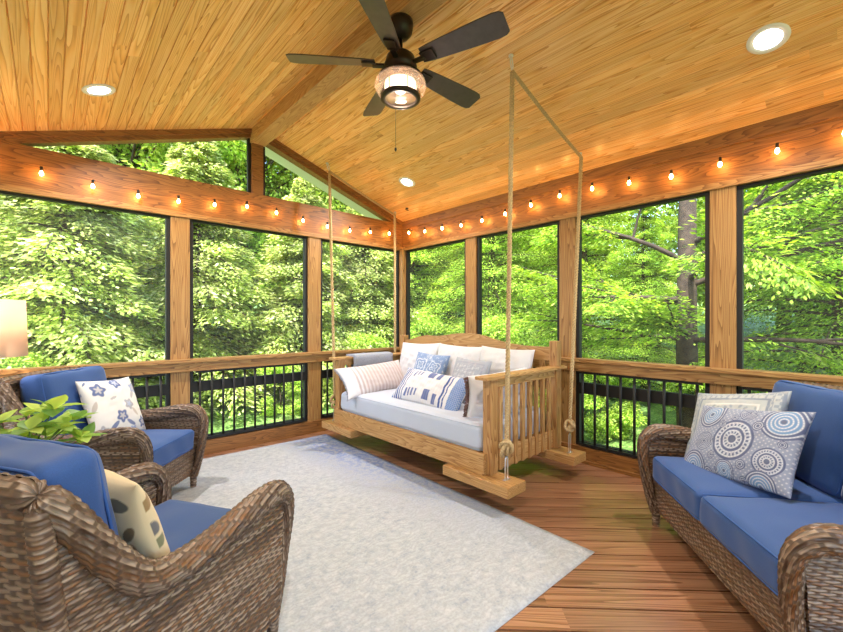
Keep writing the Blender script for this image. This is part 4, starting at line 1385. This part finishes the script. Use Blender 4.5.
# ------------------------------------------------------------------ outdoors
def gz(x, y):
    d = np.hypot(np.maximum(x - 3.6, 0), np.maximum(y - 4.3, 0))
    return -0.75 + 0.10 * np.maximum(d - 1.0, 0) + 0.09 * np.sin(x * 0.9) * np.sin(y * 0.7)
nx = 120
gx = np.linspace(-30, 45, nx); gy = np.linspace(-25, 45, nx)
X, Y = np.meshgrid(gx, gy, indexing='ij')
Z = gz(X, Y)
idx = np.arange(nx * nx).reshape(nx, nx)
f = np.stack([idx[:-1, :-1], idx[1:, :-1], idx[1:, 1:], idx[:-1, 1:]], -1).reshape(-1, 4)
gr = mesh_obj('ground', np.stack([X, Y, Z], -1).reshape(-1, 3), f, M['grass'], smooth=True)
struct(gr, 'sloping green lawn outside the porch')

def leaf_mesh(name, C, D, Nn, L, Wd, cols, mat, parent):
    """rhombic leaves: centre base C, direction D, normal Nn"""
    n = len(C)
    D = D / (np.linalg.norm(D, axis=1, keepdims=True) + 1e-9)
    S = np.cross(D, Nn); S /= (np.linalg.norm(S, axis=1, keepdims=True) + 1e-9)
    L = L[:, None]; Wd = Wd[:, None]
    U = np.cross(S, D)
    p0 = C; p1 = C + D * L * 0.45 + S * Wd * 0.5 - U * Wd * 0.12; p2 = C + D * L - U * L * 0.1; p3 = C + D * L * 0.45 - S * Wd * 0.5 - U * Wd * 0.12
    V = np.stack([p0, p1, p2, p3], 1).reshape(-1, 3)
    F = np.arange(n * 4).reshape(n, 4)
    cc = np.repeat(cols, 4, axis=0)
    return mesh_obj(name, V, F, mat, parent, col=cc)

def palette(rs, n, cols):
    cols = np.array(cols)
    k = rs.randint(0, len(cols), n)
    c = cols[k] * rs.uniform(0.75, 1.25, (n, 1))
    return c

EVER = [(0.34, 0.44, 0.10), (0.48, 0.58, 0.17), (0.62, 0.69, 0.27), (0.20, 0.29, 0.06), (0.72, 0.76, 0.38)]
HEML = [(0.24, 0.41, 0.045), (0.37, 0.54, 0.07), (0.50, 0.65, 0.12), (0.14, 0.26, 0.03)]
DECI = [(0.28, 0.45, 0.06), (0.42, 0.58, 0.10), (0.55, 0.68, 0.16), (0.17, 0.30, 0.04)]

def conifer(name, H, Rr, nb, nleaf, pal, seed, droop=0.25, L=0.13, W=0.045, trunk=0.09, low=0.05, lw=0.20, cr=(0.8, 1.2)):
    rs = np.random.RandomState(seed)
    T = bpy.data.objects.new(name, None); link(T)
    Cs, Ds, Ns = [], [], []
    mb = MB()
    mb.tube([(0, 0, -0.3), (0.03, 0.02, H * 0.3), (-0.03, 0.03, H * 0.7), (0, 0, H * 0.97)], [trunk, trunk * 0.8, trunk * 0.45, 0.012], n=9)
    clump = []
    for i in range(nb):
        fz = low + (1 - low) * (i / nb) ** 0.9
        z = fz * H
        az = i * 2.39996 + rs.uniform(-.4, .4)
        bl = Rr * (1.02 - fz) ** 0.65 * rs.uniform(0.65, 1.12)
        dirx, diry = math.cos(az), math.sin(az)
        dr = droop * rs.uniform(0.5, 1.4)
        tq = np.linspace(0, 1, 7)
        pts = [(dirx * bl * q, diry * bl * q, z + bl * (0.22 * q - dr * q * q * 1.3)) for q in tq]
        if bl > 0.5:
            mb.tube(pts, [trunk * 0.22 * (1 - 0.85 * q) + 0.003 for q in tq], n=5, cap=False)
        m = int(nleaf / nb * (bl / Rr + 0.25) * 1.1)
        q = rs.beta(2.0, 1.1, m)
        lat = rs.normal(0, 1, m) * bl * lw * (0.3 + 0.9 * (1 - np.abs(q - 0.55)))
        px = dirx * bl * q - diry * lat
        py = diry * bl * q + dirx * lat
        pz = z + bl * (0.22 * q - dr * q * q * 1.3) + rs.normal(0, 0.035 + 0.02 * bl, m) - 0.18 * np.abs(lat)
        # leaves point outward along the branch, splayed sideways
        sp_ = np.sign(lat) * rs.uniform(0.2, 1.1, m)
        dx = dirx * np.cos(sp_) - diry * np.sin(sp_)
        dy = diry * np.cos(sp_) + dirx * np.sin(sp_)
        dz = rs.uniform(-0.65, 0.12, m)
        Cs.append(np.stack([px, py, pz], 1)); Ds.append(np.stack([dx, dy, dz], 1))
        Ns.append(np.stack([rs.normal(0, .35, m), rs.normal(0, .35, m), np.ones(m)], 1))
        clump.append(np.full(m, rs.uniform(*cr)))
    C = np.concatenate(Cs); D = np.concatenate(Ds); N = np.concatenate(Ns); n = len(C)
    cl = np.concatenate(clump)[:, None]
    leaf_mesh('foliage', C, D, N, rs.uniform(0.7, 1.3, n) * L, rs.uniform(0.7, 1.3, n) * W, palette(rs, n, pal) * cl, M['leaf'], T)
    mb.build('trunk', M['bark'], T)
    return T

def broadleaf(name, H, Rr, nblob, nleaf, pal, seed, L=0.10, W=0.06, trunk=0.12, zl=0.25):
    rs = np.random.RandomState(seed)
    T = bpy.data.objects.new(name, None); link(T)
    mb = MB()
    mb.tube([(0, 0, -0.3), (0.05, 0.0, H * 0.3), (-0.05, 0.06, H * 0.6), (0.02, 0, H * 0.9)], [trunk, trunk * 0.8, trunk * 0.5, 0.02], n=9)
    Cs, Ds, Ns, cl = [], [], [], []
    for i in range(nblob):
        fz = rs.uniform(zl, 1.0)
        prof = math.sin(PI * min(1, max(0.08, (fz - zl + 0.12) / (1.12 - zl)))) ** 0.6
        a = rs.uniform(0, 2 * PI); rr = Rr * prof * math.sqrt(rs.uniform(0.15, 1))
        c = np.array([rr * math.cos(a), rr * math.sin(a), fz * H])
        br = Rr * rs.uniform(0.16, 0.30)
        mb.tube([(0, 0, c[2] * 0.72), tuple(c * np.array([.5, .5, .88])), tuple(c)], [trunk * 0.3, trunk * 0.18, 0.006], n=5, cap=False)
        m = nleaf // nblob
        d = rs.normal(0, 1, (m, 3)); d /= np.linalg.norm(d, axis=1, keepdims=True)
        p = c + d * br * rs.uniform(0.45, 1.05, (m, 1)) * np.array([1.25, 1.25, 0.62])
        Cs.append(p)
        dd = d * 0.7 + rs.normal(0, .5, (m, 3)); dd[:, 2] -= 0.35
        Ds.append(dd)
        Ns.append(np.stack([rs.normal(0, .45, m), rs.normal(0, .45, m), np.ones(m)], 1))
        cl.append(np.full(m, rs.uniform(0.78, 1.22)))
    C = np.concatenate(Cs); n = len(C)
    leaf_mesh('foliage', C, np.concatenate(Ds), np.concatenate(Ns), rs.uniform(0.7, 1.3, n) * L, rs.uniform(0.7, 1.3, n) * W, palette(rs, n, pal) * np.concatenate(cl)[:, None], M['leaf'], T)
    mb.build('trunk', M['bark'], T)
    return T

def place(T, first, x, y, rot, s, label, cat, group):
    if first:
        r = T
    else:
        r = T.copy(); link(r)
        for ch in T.children:
            c = ch.copy(); link(c); c.parent = r
    r.location = (x, y, float(gz(np.array(x), np.array(y))))
    r.rotation_euler = (0, 0, rot)
    r.scale = (s, s, s)
    r['label'] = label; r['category'] = cat
    if group: r['group'] = group
    return r

P1 = conifer('layered_evergreen', 5.2, 1.9, 130, 64000, EVER, 1, droop=0.34, L=0.10, W=0.045, lw=0.14, cr=(0.62, 1.25))
P2 = conifer('hemlock_tree', 9.0, 3.0, 125, 110000, HEML, 2, droop=0.28, L=0.085, W=0.036, lw=0.17, cr=(0.65, 1.25), trunk=0.16, low=0.06)
P3 = broadleaf('broadleaf_tree', 11.0, 3.6, 130, 70000, DECI, 3, L=0.14, W=0.085, trunk=0.2, zl=0.12)
P4 = broadleaf('leafy_shrub', 2.2, 1.2, 46, 22000, DECI, 4, L=0.075, W=0.045, trunk=0.04, zl=0.05)
used = set()
def put(P, x, y, rot, s, label, cat='tree', group=None):
    place(P, P.name not in used, x, y, R(rot), s, label, cat, group)
    used.add(P.name)
# front row
put(P1, 0.2, 8.6, 10, 1.05, 'pale layered evergreen outside the leftmost bay, above the far armchair', 'tree', 'layered evergreens close to the porch')
put(P1, 2.3, 9.3, 100, 1.08, 'pale layered evergreen outside the long wall, right of the first full post', 'tree', 'layered evergreens close to the porch')
put(P1, 4.3, 8.6, 200, 0.95, 'pale layered evergreen outside the middle bay of the long wall', 'tree', 'layered evergreens close to the porch')
put(P1, 6.0, 8.7, 290, 0.98, 'layered evergreen outside the bay left of the room corner', 'tree', 'layered evergreens close to the porch')
put(P1, -1.2, 10.6, 50, 1.25, 'layered evergreen at the far left edge behind the lamp shade', 'tree', 'layered evergreens close to the porch')
put(P2, 8.2, 9.3, 20, 0.80, 'green hemlock outside the room corner, above the white pillows', 'tree', 'hemlocks beside the porch')
put(P2, 8.6, 6.6, 130, 0.78, 'green hemlock behind the back crest of the swing bed', 'tree', 'hemlocks beside the porch')
put(P2, 9.4, 4.5, 250, 0.72, 'green hemlock between the two long swing ropes', 'tree', 'hemlocks beside the porch')
put(P2, 8.6, 2.9, 300, 0.44, 'short hemlock behind the dark limbed trunk, left of the wide right wall post', 'tree', 'hemlocks beside the porch')
put(P2, 9.3, 0.2, 40, 0.86, 'hemlock outside the rightmost bay above the loveseat', 'tree', 'hemlocks beside the porch')
# second row
G2 = 'tall trees behind the front row'
L2 = 'tall broadleaf tree standing behind the front row of evergreens'
for x, y, r_, s in ((-2.0, 15.0, 0, 1.0), (1.6, 14.0, 60, 0.95), (5.0, 14.2, 120, 1.0), (8.6, 13.4, 180, 0.95), (12.2, 11.4, 240, 1.0), (13.6, 8.0, 300, 0.98), (14.4, 4.4, 30, 0.3), (13.2, 0.9, 90, 0.92), (12.6, -2.6, 150, 0.95)):
    put(P3, x, y, r_, s, L2, 'tree', G2)
G3 = 'backdrop trees on the slope'
for x, y, r_, s in ((-5, 21, 40, 1.35), (0, 21, 80, 1.4), (5, 21, 20, 1.35), (10, 20, 70, 1.4), (15, 17.5, 160, 1.35), (19, 13, 200, 1.4), (21.5, 7.5, 270, 0.32), (20.5, 2, 330, 1.2), (20, -4, 10, 1.3)):
    put(P3, x, y, r_, s, 'distant broadleaf tree on the slope closing the view', 'tree', G3)
GS = 'low shrubs on the lawn edge'
for i, (x, y, r_, s) in enumerate(((-0.4, 7.6, 0, 0.6), (3.3, 7.6, 50, 0.45), (5.2, 7.6, 100, 0.6), (7.0, 7.6, 150, 0.8), (7.3, 5.4, 200, 0.8), (7.2, 4.0, 250, 0.6), (6.6, 2.9, 300, 0.5), (6.6, 1.3, 20, 0.55), (6.6, -0.3, 70, 0.6))):
    put(P4, x, y, r_, s, ['leafy shrub low outside the leftmost bay', 'leafy shrub seen under the rail of the middle bay of the long wall', 'leafy shrub seen through the railing behind the striped pillow', 'leafy shrub outside the room corner', 'leafy shrub behind the middle of the swing bed back', 'leafy shrub behind the slatted end of the swing bed', 'leafy shrub right of the rope at the slatted bed end', 'leafy shrub behind the far arm of the loveseat', 'leafy shrub behind the loveseat back cushions'][i], 'shrub', GS)

# tree with dark trunk and spreading limbs close to the right wall
mb = MB()
rs = random.Random(9)
LP = []
def limb(p, d, L, r, depth):
    pts = [p]; q = p.copy(); dd = d.normalized()
    n = 7
    for i in range(n):
        dd = (dd + Vector((rs.uniform(-.16, .16), rs.uniform(-.16, .16), rs.uniform(-.10, .10)))).normalized()
        q = q + dd * L / n
        pts.append(q.copy())
        if i > 0:
            LP.append((q.copy(), dd.copy(), L))
    mb.tube(pts, [r * (1 - 0.85 * i / n) + 0.003 for i in range(n + 1)], n=7, cap=False)
    if depth:
        for k in range(5):
            i = rs.randint(2, n)
            limb(pts[i], (dd + Vector((rs.uniform(-.9, .9), rs.uniform(-.9, .9), rs.uniform(-.4, .4)))), L * 0.5, r * 0.4, depth - 1)
mb.tube([(0, 0, -0.5), (0.03, 0.05, 1.5), (-0.05, 0.02, 3.2), (0.05, 0, 6.5)], [0.17, 0.14, 0.12, 0.06], n=12)
for d, z, L in (((-0.15, -1, 0.42), 2.3, 3.4), ((-0.1, -1, 0.75), 2.6, 3.2), ((-0.3, -1, 0.15), 2.6, 3.0), ((0.3, 1, 0.3), 2.0, 2.0), ((-0.6, 0.6, 0.4), 2.6, 2.2), ((-0.5, -0.9, 0.55), 2.9, 2.8), ((-0.2, -1.0, -0.05), 1.5, 2.4), ((-0.4, 0.9, 0.1), 1.5, 1.8), ((-0.5, 0.8, 0.0), 2.1, 1.8), ((-0.8, 0.1, 0.1), 1.6, 1.2), ((-0.9, -0.3, 0.2), 2.4, 1.3)):
    limb(Vector((0, 0, z)), Vector(d), L, 0.042, 1)
tx, ty = 7.0, 1.73
LT = thing('limbed_tree', 'tree with dark trunk and long spreading limbs outside the window left of the loveseat', 'tree', (tx, ty, float(gz(np.array(tx), np.array(ty)))))
mb.build('trunk', M['bark'], LT)
rn = np.random.RandomState(4)
Cs, Ds, Ns, Cl = [], [], [], []
for p, d, L in LP:
    if rn.rand() < 0.25:
        continue
    m = 85
    a = np.array(p); dv = np.array(d)
    sv = np.cross(dv, (0, 0, 1)); sv /= np.linalg.norm(sv)
    al = rn.uniform(-0.12, 0.35, (m, 1)); la = rn.normal(0, 0.16, (m, 1))
    Cs.append(a + dv * al + sv * la + np.array([0, 0, 1]) * (rn.normal(-0.03, 0.04, (m, 1)) - 0.25 * np.abs(la)))
    Ds.append(dv * 0.6 + sv * np.sign(la) * rn.uniform(0.2, 1, (m, 1)) + np.array([0, 0, -1]) * rn.uniform(0, 0.5, (m, 1)))
    Ns.append(np.stack([rn.normal(0, .35, m), rn.normal(0, .35, m), np.ones(m)], 1))
    Cl.append(np.full(m, rn.uniform(0.7, 1.25)))
C = np.concatenate(Cs); n = len(C)
leaf_mesh('foliage', C, np.concatenate(Ds), np.concatenate(Ns), rn.uniform(0.7, 1.3, n) * 0.085, rn.uniform(0.7, 1.3, n) * 0.034, palette(rn, n, HEML) * np.concatenate(Cl)[:, None], M['leaf'], LT)

# ------------------------------------------------------------------ light
w = bpy.data.worlds.new('World'); scene.world = w
w.use_nodes = True
nt = w.node_tree; nt.nodes.clear()
wo = nt.nodes.new('ShaderNodeOutputWorld'); bg = nt.nodes.new('ShaderNodeBackground'); sky = nt.nodes.new('ShaderNodeTexSky')
sky.sky_type = 'NISHITA'; sky.sun_disc = False; sky.sun_elevation = R(52); sky.sun_rotation = R(250); sky.air_density = 1.0; sky.dust_density = 1.5
bg.inputs[1].default_value = 0.62
nt.links.new(sky.outputs[0], bg.inputs[0]); nt.links.new(bg.outputs[0], wo.inputs[0])
sd = bpy.data.lights.new('sun', 'SUN'); sd.energy = 7.5; sd.angle = R(1.5); sd.color = (1.0, 0.96, 0.88)
so = bpy.data.objects.new('sun', sd); link(so)
v = Vector((-0.62, -0.42, 0.95)).normalized()      # direction to the sun
so.rotation_euler = v.to_track_quat('Z', 'Y').to_euler()
for (x, y), lab in cans:
    sg = 1 if x > RX else -1
    ld = bpy.data.lights.new('can_beam', 'AREA'); ld.shape = 'DISK'; ld.size = 0.12; ld.energy = 19; ld.color = (1.0, 0.94, 0.86); ld.spread = R(150)
    lo = bpy.data.objects.new('can_beam', ld); link(lo); lo.location = (x - sg * 0.004, y, ceilz(x) - 0.012); lo.rotation_euler = (0, sg * math.atan(SL), 0)
pd = bpy.data.lights.new('fan_glow', 'POINT'); pd.energy = 4; pd.color = (1.0, 0.82, 0.64); pd.shadow_soft_size = 0.035
po = bpy.data.objects.new('fan_glow', pd); link(po); po.location = (FX, FY, z0 + 0.07)

# ------------------------------------------------------------------ camera
cam = bpy.data.cameras.new('camera'); cam.sensor_width = 36; cam.lens = 405.6 / 843 * 36; cam.shift_y = (320.8 - 316) / 843; cam.clip_start = 0.02
co = bpy.data.objects.new('camera', cam); link(co); co.location = (0, 0, 1.27)
ax = R(47.36)
co.rotation_euler = (R(90), 0, ax - R(90))
scene.camera = co
scene.view_settings.view_transform = 'Standard'
scene.view_settings.look = 'None'
scene.view_settings.exposure = 0.82
scene.view_settings.gamma = 1.0
scene.view_settings.use_curve_mapping = False
scene.cycles.use_denoising = True
scene.cycles.max_bounces = 8
scene.cycles.diffuse_bounces = 5
scene.cycles.transparent_max_bounces = 16
scene.cycles.sample_clamp_indirect = 8
